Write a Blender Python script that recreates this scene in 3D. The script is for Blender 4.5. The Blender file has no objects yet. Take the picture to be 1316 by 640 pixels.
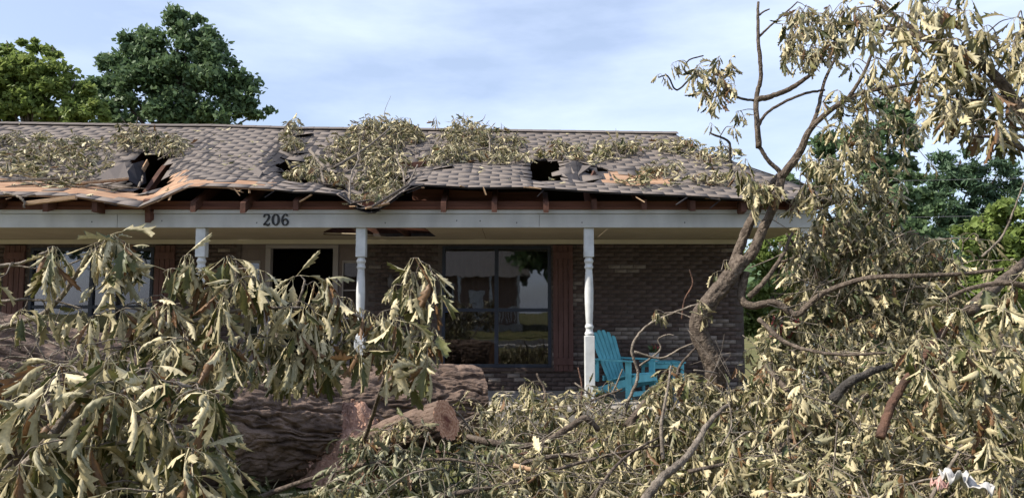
import bpy, math, random
import numpy as np
from mathutils import Vector, Matrix

# ------------------------------------------------------------------ camera, sky, sun, exposure
sc = bpy.context.scene
F = 970.0                                   # focal length in pixels of a 1316 px wide picture
EYE = 1.5
PITCH = math.atan(80 / F)
cam_d = bpy.data.cameras.new('camera')
cam_d.sensor_width = 36.0
cam_d.lens = 36.0 * F / 1316.0
cam_d.clip_end = 2000
cam = bpy.data.objects.new('camera', cam_d)
sc.collection.objects.link(cam)
cam.location = (0, 0, EYE)
cam.rotation_euler = (math.pi / 2 + PITCH, 0, 0)
sc.camera = cam

SUN = Vector((-0.67, -0.20, 0.70)).normalized()         # towards the sun
sun_d = bpy.data.lights.new('sun', 'SUN')
sun_d.energy = 5.0
sun_d.angle = math.radians(0.55)
sun_d.color = (1.0, 0.93, 0.81)
sun = bpy.data.objects.new('sun', sun_d)
sc.collection.objects.link(sun)
sun.rotation_euler = (-SUN).to_track_quat('-Z', 'Y').to_euler()

world = bpy.data.worlds.new('World')
sc.world = world
world.use_nodes = True
wn, wl = world.node_tree.nodes, world.node_tree.links
wn.clear()
w_out = wn.new('ShaderNodeOutputWorld')
w_bg = wn.new('ShaderNodeBackground')
w_bg.inputs['Strength'].default_value = 0.115
w_sky = wn.new('ShaderNodeTexSky')
w_sky.sky_type = 'NISHITA'
w_sky.sun_disc = False
w_sky.sun_elevation = math.asin(SUN.z)
w_sky.sun_rotation = math.atan2(SUN.x, SUN.y)
w_sky.air_density = 1.0
w_sky.dust_density = 1.6
w_sky.ozone_density = 1.6
w_tc = wn.new('ShaderNodeTexCoord')
w_map = wn.new('ShaderNodeMapping')
w_map.inputs['Scale'].default_value = (1.0, 1.0, 3.6)
w_map.inputs['Location'].default_value = (3.3, 1.2, 0.4)
w_map.inputs['Rotation'].default_value = (0, 0.22, 0)
w_n = wn.new('ShaderNodeTexNoise')
w_n.inputs['Scale'].default_value = 2.3
w_n.inputs['Detail'].default_value = 7
w_n.inputs['Roughness'].default_value = 0.55
w_r = wn.new('ShaderNodeValToRGB')
w_r.color_ramp.elements[0].position = 0.36
w_r.color_ramp.elements[0].color = (0.36, 0.36, 0.36, 1)
w_r.color_ramp.elements[1].position = 0.68
w_r.color_ramp.elements[1].color = (0.92, 0.92, 0.92, 1)
w_mix = wn.new('ShaderNodeMix')
w_mix.data_type = 'RGBA'
w_mix.inputs[7].default_value = (5.5, 6.35, 8.3, 1)      # pale cloud
wl.new(w_tc.outputs['Generated'], w_map.inputs['Vector'])
wl.new(w_map.outputs['Vector'], w_n.inputs['Vector'])
wl.new(w_n.outputs['Fac'], w_r.inputs['Fac'])
wl.new(w_r.outputs['Color'], w_mix.inputs[0])
wl.new(w_sky.outputs['Color'], w_mix.inputs[6])
wl.new(w_mix.outputs[2], w_bg.inputs['Color'])
wl.new(w_bg.outputs['Background'], w_out.inputs['Surface'])

sc.view_settings.view_transform = 'Standard'
sc.view_settings.look = 'None'
sc.view_settings.exposure = 0.6
sc.view_settings.gamma = 1.0
sc.view_settings.use_curve_mapping = False
sc.render.engine = 'CYCLES'
sc.cycles.max_bounces = 6
sc.cycles.diffuse_bounces = 3
sc.cycles.glossy_bounces = 3
sc.cycles.transmission_bounces = 4
sc.cycles.transparent_max_bounces = 8
sc.cycles.use_denoising = True
sc.cycles.sample_clamp_indirect = 6.0

rng = np.random.default_rng(206)
random.seed(206)
R = lambda a, b: float(rng.uniform(a, b))
COL = sc.collection
CP, SP = math.cos(PITCH), math.sin(PITCH)


def at(px, py, Y):
    """the point at depth Y that the photograph shows at pixel (px, py)"""
    u, v = (px - 658) / F, (320 - py) / F
    k = Y / (CP - v * SP)
    return Vector((u * k, Y, EYE + (SP + v * CP) * k))


def upx(X, Y):
    return 658 + F * X / Y


# ------------------------------------------------------------------ materials
MATS = {}


def mat(name, base, rough=0.7, var=0.25, scale=6.0, bump=0.0, bscale=40.0, stretch=(1, 1, 1), base2=None,
        spec=0.3, metallic=0.0, tint=0.0, detail=5):
    m = bpy.data.materials.new(name)
    m.use_nodes = True
    n, l = m.node_tree.nodes, m.node_tree.links
    b = n['Principled BSDF']
    b.inputs['Roughness'].default_value = rough
    b.inputs['Specular IOR Level'].default_value = spec
    b.inputs['Metallic'].default_value = metallic
    tc = n.new('ShaderNodeTexCoord')
    mp = n.new('ShaderNodeMapping')
    mp.inputs['Scale'].default_value = stretch
    l.new(tc.outputs['Object'], mp.inputs['Vector'])
    nz = n.new('ShaderNodeTexNoise')
    nz.inputs['Scale'].default_value = scale
    nz.inputs['Detail'].default_value = detail
    l.new(mp.outputs['Vector'], nz.inputs['Vector'])
    ramp = n.new('ShaderNodeValToRGB')
    if base2 is None:
        c0 = [max(0, c * (1 - var)) for c in base]
        c1 = [min(1, c * (1 + var)) for c in base]
    else:
        c0, c1 = base, base2
    ramp.color_ramp.elements[0].position = 0.32
    ramp.color_ramp.elements[1].position = 0.68
    ramp.color_ramp.elements[0].color = (*c0, 1)
    ramp.color_ramp.elements[1].color = (*c1, 1)
    l.new(nz.outputs['Fac'], ramp.inputs['Fac'])
    col = ramp.outputs['Color']
    if tint > 0:
        at_ = n.new('ShaderNodeAttribute')
        at_.attribute_name = 'tint'
        mr = n.new('ShaderNodeMapRange')
        mr.inputs['To Min'].default_value = 1 - tint
        mr.inputs['To Max'].default_value = 1 + tint
        sep = n.new('ShaderNodeSeparateColor')
        l.new(at_.outputs['Color'], sep.inputs['Color'])
        l.new(sep.outputs[0], mr.inputs['Value'])
        mul = n.new('ShaderNodeVectorMath')
        mul.operation = 'SCALE'
        l.new(col, mul.inputs[0])
        l.new(mr.outputs['Result'], mul.inputs['Scale'])
        col = mul.outputs['Vector']
    l.new(col, b.inputs['Base Color'])
    if bump > 0:
        nb = n.new('ShaderNodeTexNoise')
        nb.inputs['Scale'].default_value = bscale
        nb.inputs['Detail'].default_value = 6
        l.new(mp.outputs['Vector'], nb.inputs['Vector'])
        bp = n.new('ShaderNodeBump')
        bp.inputs['Strength'].default_value = bump
        bp.inputs['Distance'].default_value = 0.02
        l.new(nb.outputs['Fac'], bp.inputs['Height'])
        l.new(bp.outputs['Normal'], b.inputs['Normal'])
    MATS[name] = m
    return m


def leaf_mat(name, up0, up1, un0, un1, dry=(0.17, 0.095, 0.045), transl=0.2, rough=0.5, drycut=0.965, spec=0.35):
    m = bpy.data.materials.new(name)
    m.use_nodes = True
    n, l = m.node_tree.nodes, m.node_tree.links
    b = n['Principled BSDF']
    out = n['Material Output']
    b.inputs['Roughness'].default_value = rough
    b.inputs['Specular IOR Level'].default_value = spec
    a = n.new('ShaderNodeAttribute')
    a.attribute_name = 'tint'
    sep = n.new('ShaderNodeSeparateColor')
    l.new(a.outputs['Color'], sep.inputs['Color'])

    def mix(f, A, B):
        x = n.new('ShaderNodeMix')
        x.data_type = 'RGBA'
        for s, v in ((0, f), (6, A), (7, B)):
            if isinstance(v, tuple):
                x.inputs[s].default_value = (*v, 1)
            else:
                l.new(v, x.inputs[s])
        return x.outputs[2]
    up = mix(sep.outputs[0], up0, up1)
    un = mix(sep.outputs[1], un0, un1)
    geo = n.new('ShaderNodeNewGeometry')
    c = mix(geo.outputs['Backfacing'], up, un)
    if drycut < 1:
        gm = n.new('ShaderNodeMapRange')
        gm.inputs['From Min'].default_value = 0.08
        gm.inputs['From Max'].default_value = 0.34
        gm.inputs['To Min'].default_value = 0.65
        gm.inputs['To Max'].default_value = 0.0
        l.new(sep.outputs[2], gm.inputs['Value'])
        c = mix(gm.outputs['Result'], c, (0.13, 0.14, 0.085))
        tq = n.new('ShaderNodeTexCoord')
        nq = n.new('ShaderNodeTexNoise')
        nq.inputs['Scale'].default_value = 33
        nq.inputs['Detail'].default_value = 3
        l.new(tq.outputs['Object'], nq.inputs['Vector'])
        mq = n.new('ShaderNodeMapRange')
        mq.inputs['From Min'].default_value = 0.62
        mq.inputs['From Max'].default_value = 0.76
        mq.inputs['To Max'].default_value = 0.6
        l.new(nq.outputs['Fac'], mq.inputs['Value'])
        c = mix(mq.outputs['Result'], c, (0.17, 0.115, 0.055))
    gt = n.new('ShaderNodeMath')
    gt.operation = 'GREATER_THAN'
    gt.inputs[1].default_value = drycut
    l.new(sep.outputs[2], gt.inputs[0])
    c = mix(gt.outputs[0], c, dry)
    tc = n.new('ShaderNodeTexCoord')
    nz = n.new('ShaderNodeTexNoise')
    nz.inputs['Scale'].default_value = 18
    nz.inputs['Detail'].default_value = 4
    l.new(tc.outputs['Object'], nz.inputs['Vector'])
    mr = n.new('ShaderNodeMapRange')
    mr.inputs['From Min'].default_value = 0.3
    mr.inputs['From Max'].default_value = 0.7
    mr.inputs['To Min'].default_value = 0.78
    mr.inputs['To Max'].default_value = 1.2
    l.new(nz.outputs['Fac'], mr.inputs['Value'])
    sca = n.new('ShaderNodeVectorMath')
    sca.operation = 'SCALE'
    l.new(c, sca.inputs[0])
    l.new(mr.outputs['Result'], sca.inputs['Scale'])
    l.new(sca.outputs['Vector'], b.inputs['Base Color'])
    tr = n.new('ShaderNodeBsdfTranslucent')
    l.new(sca.outputs['Vector'], tr.inputs['Color'])
    ms = n.new('ShaderNodeMixShader')
    ms.inputs[0].default_value = transl
    l.new(b.outputs[0], ms.inputs[1])
    l.new(tr.outputs[0], ms.inputs[2])
    l.new(ms.outputs[0], out.inputs['Surface'])
    MATS[name] = m
    return m


M_leaf = leaf_mat('wilted_leaf', (0.045, 0.062, 0.018), (0.16, 0.15, 0.05), (0.27, 0.23, 0.12), (0.68, 0.59, 0.37))
M_leaf_green_shade = leaf_mat('wilted_leaf_green_shade', (0.05, 0.07, 0.026), (0.13, 0.14, 0.06), (0.17, 0.17, 0.10), (0.36, 0.34, 0.22))  # greener leaves, also darkened to stand in for shade
M_tree_a = leaf_mat('leaf_yellow_green', (0.14, 0.20, 0.045), (0.25, 0.32, 0.09), (0.16, 0.22, 0.065), (0.27, 0.32, 0.10), transl=0.45, drycut=2, spec=0.2)
M_tree_b = leaf_mat('leaf_deep_green', (0.075, 0.13, 0.055), (0.15, 0.22, 0.10), (0.09, 0.15, 0.07), (0.16, 0.22, 0.11), transl=0.35, drycut=2, spec=0.25)
M_tree_c = leaf_mat('leaf_pine_green', (0.06, 0.11, 0.06), (0.11, 0.18, 0.095), (0.07, 0.12, 0.07), (0.12, 0.18, 0.1), transl=0.3, drycut=2, spec=0.2)
M_grass = leaf_mat('grass_blade', (0.05, 0.09, 0.02), (0.1, 0.14, 0.035), (0.05, 0.09, 0.02), (0.1, 0.14, 0.035), transl=0.3, drycut=0.9)

M_bark = mat('branch_bark', (0.055, 0.042, 0.034), 0.88, base2=(0.165, 0.132, 0.105), scale=26, bump=1.0, bscale=55, spec=0.12, detail=9)
M_bark_grey = mat('twig_bark_grey', (0.10, 0.082, 0.066), 0.8, base2=(0.26, 0.22, 0.18), scale=16, bump=1.0, bscale=60, spec=0.15, detail=9)
M_bark_red = mat('stripped_bark', (0.045, 0.03, 0.024), 0.8, base2=(0.15, 0.08, 0.054), scale=9, bump=0.9, bscale=50, spec=0.2)
M_bark_dark = mat('dark_bark', (0.022, 0.02, 0.019), 0.85, base2=(0.085, 0.075, 0.066), scale=16, bump=1.0, bscale=50, spec=0.2)
M_log = mat('trunk_bark', (0.062, 0.044, 0.036), 0.92, base2=(0.21, 0.15, 0.118), scale=7.0, bump=1.0, bscale=45, stretch=(0.5, 1.2, 1.2), spec=0.1, detail=8)
M_saw = mat('sawdust_wood', (0.27, 0.155, 0.115), 0.95, base2=(0.42, 0.27, 0.205), scale=38, bump=0.9, bscale=70, spec=0.05)
M_shingle = mat('asphalt_shingle', (0.152, 0.131, 0.120), 0.95, var=0.12, scale=70, spec=0.08, tint=0.09)
M_deck = mat('plywood_deck', (0.24, 0.135, 0.085), 0.85, base2=(0.40, 0.26, 0.17), scale=3.0, stretch=(0.6, 4, 4), bump=0.3, bscale=30, spec=0.1)
M_felt_shade = mat('roofing_felt_flap_shade', (0.045, 0.042, 0.045), 0.9, var=0.3, scale=5, spec=0.1)  # felt on the deck; its dark tone also paints one flap's shade
M_rafter = mat('stained_rafter', (0.095, 0.044, 0.031), 0.75, var=0.35, scale=7, stretch=(1, 0.3, 1), bump=0.2, spec=0.2)
M_board = mat('stained_board', (0.15, 0.062, 0.04), 0.7, var=0.3, scale=6, stretch=(0.15, 2, 3), bump=0.2, spec=0.25)
M_tornwood = mat('torn_wood', (0.36, 0.22, 0.13), 0.85, base2=(0.50, 0.35, 0.22), scale=12, stretch=(0.3, 3, 3), bump=0.4, spec=0.1)
M_white = mat('white_paint', (0.50, 0.495, 0.47), 0.55, var=0.13, scale=3.0, stretch=(1.2, 1, .5), detail=9, bump=0.05, bscale=20, spec=0.35)
M_post = mat('post_paint', (0.59, 0.60, 0.60), 0.5, var=0.13, scale=7, spec=0.4)
M_ceil = mat('ceiling_paint', (0.40, 0.33, 0.24), 0.75, var=0.08, scale=1.5, spec=0.2)
M_frieze = mat('frieze_paint', (0.60, 0.55, 0.45), 0.7, var=0.08, scale=2, spec=0.2)
M_mortar = mat('mortar', (0.105, 0.088, 0.08), 0.95, var=0.2, scale=20, spec=0.05)
M_brick = mat('dark_brown_brick', (0.10, 0.075, 0.066), 0.9, var=0.22, scale=24, bump=0.4, bscale=90, spec=0.12, tint=0.22)
M_brick_pale = mat('pale_brown_brick', (0.22, 0.185, 0.16), 0.9, var=0.22, scale=24, bump=0.4, bscale=90, spec=0.12, tint=0.25)
M_sideW = mat('side_brick', (0.11, 0.075, 0.062), 0.9, var=0.3, scale=12, spec=0.1)
M_shutter = mat('shutter_stain', (0.11, 0.056, 0.047), 0.65, var=0.2, scale=5, stretch=(3, 3, 0.4), bump=0.15, spec=0.25)
M_wframe = mat('window_frame_navy', (0.02, 0.026, 0.042), 0.4, var=0.2, scale=4, spec=0.4)
M_muntin = mat('muntin', (0.10, 0.09, 0.09), 0.5, var=0.1, spec=0.3)
M_entry = mat('entry_paint', (0.17, 0.135, 0.125), 0.6, var=0.1, scale=3, spec=0.3)
M_trim = mat('entry_trim', (0.32, 0.29, 0.28), 0.55, var=0.08, scale=3, spec=0.3)
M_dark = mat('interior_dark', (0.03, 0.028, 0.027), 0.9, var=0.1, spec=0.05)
M_conc = mat('porch_concrete', (0.30, 0.275, 0.25), 0.9, var=0.2, scale=4, bump=0.2, spec=0.15)
M_teal = mat('turquoise_plastic', (0.12, 0.43, 0.51), 0.6, var=0.16, scale=7, spec=0.4)
M_black = mat('black_metal', (0.015, 0.015, 0.016), 0.4, var=0.1, spec=0.4)
M_paper = mat('white_paper', (0.40, 0.385, 0.37), 0.8, var=0.08, scale=20, spec=0.2)
M_red = mat('red_cloth', (0.38, 0.075, 0.075), 0.85, var=0.25, scale=8, spec=0.15)
M_terra = mat('pot_white', (0.55, 0.5, 0.46), 0.7, var=0.15, spec=0.2)
M_ground = mat('lawn', (0.075, 0.085, 0.03), 0.95, base2=(0.14, 0.12, 0.055), scale=1.2, bump=0.5, bscale=30, spec=0.1, detail=8)
M_road = mat('asphalt', (0.055, 0.053, 0.05), 0.9, var=0.2, scale=8, bump=0.2, spec=0.2)
M_pave = mat('sidewalk_concrete', (0.34, 0.32, 0.29), 0.9, var=0.15, scale=3, spec=0.15)
M_far_brick = mat('far_brick', (0.26, 0.18, 0.14), 0.9, var=0.2, scale=9, spec=0.1)
M_far_roof = mat('far_roof', (0.16, 0.15, 0.15), 0.9, var=0.15, scale=20, spec=0.1)
M_blue = mat('sticker_blue', (0.03, 0.09, 0.45), 0.4, var=0.05, spec=0.4)
M_wire = mat('cable_grey', (0.25, 0.25, 0.26), 0.6, var=0.05)


def ring_mat():
    m = mat('cut_wood', (0.26, 0.12, 0.075), 0.85, spec=0.1)
    n, l = m.node_tree.nodes, m.node_tree.links
    tc = n.new('ShaderNodeTexCoord')
    wv = n.new('ShaderNodeTexWave')
    wv.wave_type = 'RINGS'
    wv.rings_direction = 'SPHERICAL'
    wv.inputs['Scale'].default_value = 14
    wv.inputs['Distortion'].default_value = 4.5
    wv.inputs['Detail'].default_value = 3
    l.new(tc.outputs['Object'], wv.inputs['Vector'])
    r = n.new('ShaderNodeValToRGB')
    wv.inputs['Scale'].default_value = 9
    wv.inputs['Distortion'].default_value = 9
    wv.inputs['Detail Scale'].default_value = 2.5
    r.color_ramp.elements[0].color = (0.30, 0.15, 0.09, 1)
    r.color_ramp.elements[1].color = (0.46, 0.27, 0.175, 1)
    l.new(wv.outputs['Fac'], r.inputs['Fac'])
    ln = n.new('ShaderNodeVectorMath')
    ln.operation = 'LENGTH'
    l.new(tc.outputs['Object'], ln.inputs[0])
    nz = n.new('ShaderNodeTexNoise')
    nz.inputs['Scale'].default_value = 14
    l.new(tc.outputs['Object'], nz.inputs['Vector'])
    ad = n.new('ShaderNodeMath')
    ad.operation = 'MULTIPLY_ADD'
    ad.inputs[1].default_value = 0.22
    l.new(nz.outputs['Fac'], ad.inputs[0])
    l.new(ln.outputs['Value'], ad.inputs[2])
    hr = n.new('ShaderNodeMapRange')
    hr.inputs['From Min'].default_value = 0.13
    hr.inputs['From Max'].default_value = 0.19
    l.new(ad.outputs[0], hr.inputs['Value'])
    mx = n.new('ShaderNodeMix')
    mx.data_type = 'RGBA'
    mx.inputs[6].default_value = (0.13, 0.05, 0.036, 1)
    l.new(hr.outputs['Result'], mx.inputs[0])
    l.new(r.outputs['Color'], mx.inputs[7])
    l.new(mx.outputs[2], n['Principled BSDF'].inputs['Base Color'])
    return m


M_ring = ring_mat()


def glass_mat():
    m = bpy.data.materials.new('window_glass')
    m.use_nodes = True
    n, l = m.node_tree.nodes, m.node_tree.links
    n.remove(n['Principled BSDF'])
    t = n.new('ShaderNodeBsdfTransparent')
    t.inputs['Color'].default_value = (0.62, 0.61, 0.60, 1)
    g = n.new('ShaderNodeBsdfGlossy')
    g.inputs['Color'].default_value = (0.9, 0.92, 0.95, 1)
    g.inputs['Roughness'].default_value = 0.015
    f = n.new('ShaderNodeFresnel')
    f.inputs['IOR'].default_value = 1.85
    nz = n.new('ShaderNodeTexNoise')
    nz.inputs['Scale'].default_value = 3.0
    tc = n.new('ShaderNodeTexCoord')
    l.new(tc.outputs['Object'], nz.inputs['Vector'])
    bp = n.new('ShaderNodeBump')
    bp.inputs['Strength'].default_value = 0.03
    bp.inputs['Distance'].default_value = 0.02
    l.new(nz.outputs['Fac'], bp.inputs['Height'])
    l.new(bp.outputs['Normal'], g.inputs['Normal'])
    x = n.new('ShaderNodeMixShader')
    l.new(f.outputs[0], x.inputs[0])
    l.new(t.outputs[0], x.inputs[1])
    l.new(g.outputs[0], x.inputs[2])
    l.new(x.outputs[0], n['Material Output'].inputs['Surface'])
    return m


M_glass = glass_mat()


# ------------------------------------------------------------------ object helpers
def org(o):
    v = Vector((0, 0, 0))
    while o is not None:
        v += o.location
        o = o.parent
    return v


def tag(o, label=None, cat=None, group=None, kind=None):
    if label: o['label'] = label
    if cat: o['category'] = cat
    if group: o['group'] = group
    if kind: o['kind'] = kind
    return o


def empty(name, loc, rz=0):
    o = bpy.data.objects.new(name, None)
    o.empty_display_size = 0.2
    COL.objects.link(o)
    o.location = loc
    o.rotation_euler = (0, 0, rz)
    return o


def link(name, me, parent=None, loc=None):
    o = bpy.data.objects.new(name, me)
    COL.objects.link(o)
    if parent is not None:
        o.parent = parent
    if loc is not None:
        o.location = loc
    return o


def np_mesh(name, V, T, m, tint=None, smooth=False):
    """triangle mesh from numpy arrays"""
    V = np.asarray(V, dtype=np.float32)
    T = np.asarray(T, dtype=np.int32)
    me = bpy.data.meshes.new(name)
    me.vertices.add(len(V))
    me.vertices.foreach_set('co', V.ravel())
    me.loops.add(T.size)
    me.loops.foreach_set('vertex_index', T.ravel())
    me.polygons.add(len(T))
    me.polygons.foreach_set('loop_start', np.arange(0, T.size, 3, dtype=np.int32))
    me.polygons.foreach_set('loop_total', np.full(len(T), 3, dtype=np.int32))
    if smooth:
        me.polygons.foreach_set('use_smooth', np.ones(len(T), dtype=bool))
    me.update(calc_edges=True)
    if tint is not None:
        a = me.attributes.new('tint', 'FLOAT_COLOR', 'POINT')
        c = np.ones((len(V), 4), dtype=np.float32)
        c[:, :3] = tint
        a.data.foreach_set('color', c.ravel())
    me.materials.append(m)
    return me


class Acc:
    """collects triangle pieces into one mesh"""
    def __init__(s): s.V, s.T, s.C, s.n = [], [], [], 0

    def add(s, V, T, tint=(0.5, 0.5, 0.5)):
        V = np.asarray(V, dtype=np.float32)
        s.V.append(V)
        s.T.append(np.asarray(T, dtype=np.int32) + s.n)
        c = np.empty((len(V), 3), dtype=np.float32)
        c[:] = tint
        s.C.append(c)
        s.n += len(V)

    def build(s, name, m, parent=None, smooth=True):
        V = np.concatenate(s.V)
        if parent is not None:
            V = V - np.array(org(parent), dtype=np.float32)
        me = np_mesh(name, V, np.concatenate(s.T), m, np.concatenate(s.C), smooth)
        return link(name, me, parent)


class MB:
    """boxes and prisms collected into one polygon mesh"""
    def __init__(s): s.v, s.f = [], []

    def box(s, x0, x1, y0, y1, z0, z1, M=None, bev=0):
        p = [Vector((x, y, z)) for z in (z0, z1) for y in (y0, y1) for x in (x0, x1)]
        if M is not None:
            p = [M @ q for q in p]
        i = len(s.v)
        s.v += p
        s.f += [(i, i + 2, i + 3, i + 1), (i + 4, i + 5, i + 7, i + 6), (i, i + 1, i + 5, i + 4),
                (i + 2, i + 6, i + 7, i + 3), (i, i + 4, i + 6, i + 2), (i + 1, i + 3, i + 7, i + 5)]
        return s

    def beam(s, a, b, w, h, up=Vector((0, 0, 1))):
        a, b = Vector(a), Vector(b)
        d = (b - a)
        L = d.length
        d.normalize()
        x = d.cross(up).normalized()
        z = x.cross(d)
        M = Matrix((x, d, z)).transposed().to_4x4()
        M.translation = a
        return s.box(-w / 2, w / 2, 0, L, -h / 2, h / 2, M)

    def prism(s, poly, d):
        """polygon (list of Vectors) extruded by vector d"""
        i, n = len(s.v), len(poly)
        d = Vector(d)
        s.v += [Vector(p) for p in poly] + [Vector(p) + d for p in poly]
        s.f += [tuple(i + k for k in range(n - 1, -1, -1)), tuple(i + n + k for k in range(n))]
        s.f += [(i + k, i + (k + 1) % n, i + n + (k + 1) % n, i + n + k) for k in range(n)]
        return s

    def lathe(s, prof, x, y, n=20):
        i0 = len(s.v)
        for r, z in prof:
            for k in range(n):
                a = 2 * math.pi * k / n
                s.v.append(Vector((x + r * math.cos(a), y + r * math.sin(a), z)))
        for j in range(len(prof) - 1):
            for k in range(n):
                k2 = (k + 1) % n
                s.f.append((i0 + j * n + k, i0 + j * n + k2, i0 + (j + 1) * n + k2, i0 + (j + 1) * n + k))
        s.f.append(tuple(i0 + k for k in range(n - 1, -1, -1)))
        s.f.append(tuple(i0 + (len(prof) - 1) * n + k for k in range(n)))
        return s

    def build(s, name, m, parent=None, bevel=0.0, local=False, smooth=False):
        o0 = Vector((0, 0, 0)) if (local or parent is None) else org(parent)
        me = bpy.data.meshes.new(name)
        me.from_pydata([tuple(p - o0) for p in s.v], [], s.f)
        me.materials.append(m)
        if smooth:
            me.polygons.foreach_set('use_smooth', [True] * len(me.polygons))
        me.update()
        o = link(name, me, parent)
        if bevel:
            b = o.modifiers.new('bevel', 'BEVEL')
            b.width = bevel
            b.segments = 2
            b.limit_method = 'ANGLE'
        return o


# ---------------------------------------------------------------- noise
_tab = rng.random((256, 256))


def vnoise(x, y, px=256):
    x = np.asarray(x, dtype=float)
    y = np.asarray(y, dtype=float)
    xi, yi = np.floor(x).astype(int), np.floor(y).astype(int)
    fx, fy = x - xi, y - yi
    fx, fy = fx * fx * (3 - 2 * fx), fy * fy * (3 - 2 * fy)
    x0, x1, y0, y1 = xi % px % 256, (xi + 1) % px % 256, yi % 256, (yi + 1) % 256
    a = _tab[x0, y0] * (1 - fx) + _tab[x1, y0] * fx
    b = _tab[x0, y1] * (1 - fx) + _tab[x1, y1] * fx
    return a * (1 - fy) + b * fy


# ---------------------------------------------------------------- tubes
def smooth_path(P, rad, sub):
    P = np.asarray([tuple(p) for p in P], dtype=float)
    rad = np.asarray(rad, dtype=float)
    if len(P) < 3:
        t = np.linspace(0, 1, max(2, sub + 1))[:, None]
        return P[0] * (1 - t) + P[1] * t, rad[0] * (1 - t[:, 0]) + rad[-1] * t[:, 0]
    Q = np.vstack([2 * P[0] - P[1], P, 2 * P[-1] - P[-2]])
    out, ro = [], []
    for i in range(len(P) - 1):
        p0, p1, p2, p3 = Q[i:i + 4]
        for t in np.linspace(0, 1, sub, endpoint=False):
            out.append(0.5 * ((2 * p1) + (-p0 + p2) * t + (2 * p0 - 5 * p1 + 4 * p2 - p3) * t * t + (-p0 + 3 * p1 - 3 * p2 + p3) * t ** 3))
            ro.append(rad[i] * (1 - t) + rad[i + 1] * t)
    out.append(P[-1])
    ro.append(rad[-1])
    return np.array(out), np.array(ro)


def tube(P, rad, n=8, sub=5, lump=0.08, wob=0.0, furrow=0.0):
    C, r = smooth_path(P, rad, sub)
    if wob:
        C = C + (rng.random(C.shape) - 0.5) * wob * np.minimum(1, np.arange(len(C)) / 2)[:, None]
    T = np.gradient(C, axis=0)
    T /= np.linalg.norm(T, axis=1)[:, None] + 1e-9
    ref = np.array([0.3, 0.2, 1.0]) if abs(T[0][2]) < 0.9 else np.array([1.0, 0.2, 0.1])
    N = np.empty_like(T)
    v = ref - T[0] * ref.dot(T[0])
    N[0] = v / np.linalg.norm(v)
    for i in range(1, len(T)):
        v = N[i - 1] - T[i] * N[i - 1].dot(T[i])
        N[i] = v / (np.linalg.norm(v) + 1e-9)
    B = np.cross(T, N)
    a = np.arange(n) * 2 * math.pi / n
    rr = r[:, None] * (1 + lump * (rng.random((len(C), n)) - 0.5) * 2)
    if furrow:
        Ln = np.concatenate([[0], np.cumsum(np.linalg.norm(np.diff(C, axis=0), axis=1))])
        A_, L_ = np.meshgrid(np.arange(n) / n * 12, Ln)
        w_ = 1.4 * (vnoise(A_ * .5, L_ * 6 + 3, 6) - .5)
        n_ = vnoise(A_ + w_, L_ * 9, 12)
        n2_ = vnoise(A_ * 2, L_ * 22 + 7, 24)
        rr = rr * (1 + furrow * (.5 - np.exp(-((n_ - .5) / .13) ** 2) + .5 * n2_) + .10 * (vnoise(A_ / 6, L_ * 5 + 2, 2) - .5))
    V = C[:, None, :] + rr[..., None] * (np.cos(a)[None, :, None] * N[:, None, :] + np.sin(a)[None, :, None] * B[:, None, :])
    m = len(C)
    V = V.reshape(-1, 3)
    i, k = np.meshgrid(np.arange(m - 1), np.arange(n), indexing='ij')
    k2 = (k + 1) % n
    A, Bq, Cq, D = i * n + k, i * n + k2, (i + 1) * n + k2, (i + 1) * n + k
    tris = np.concatenate([np.stack([A, Bq, Cq], -1).reshape(-1, 3), np.stack([A, Cq, D], -1).reshape(-1, 3)])
    V = np.vstack([V, C[0], C[-1]])
    kk = np.arange(n)
    c0 = np.stack([np.full(n, m * n), (kk + 1) % n, kk], -1)
    c1 = np.stack([np.full(n, m * n + 1), (m - 1) * n + kk, (m - 1) * n + (kk + 1) % n], -1)
    return V, np.vstack([tris, c0, c1]), C, r


# ---------------------------------------------------------------- wilted oak leaves
OUT = [(0.0, 0.008, 0.0), (0.10, 0.06, 0.05), (0.26, 0.19, 0.14), (0.29, 0.125, 0.24), (0.52, 0.29, 0.36),
       (0.50, 0.155, 0.45), (0.76, 0.26, 0.58), (0.73, 0.12, 0.68), (0.91, 0.13, 0.82), (0.92, 0.06, 0.90), (1.0, 0.0, 1.0)]


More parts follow.
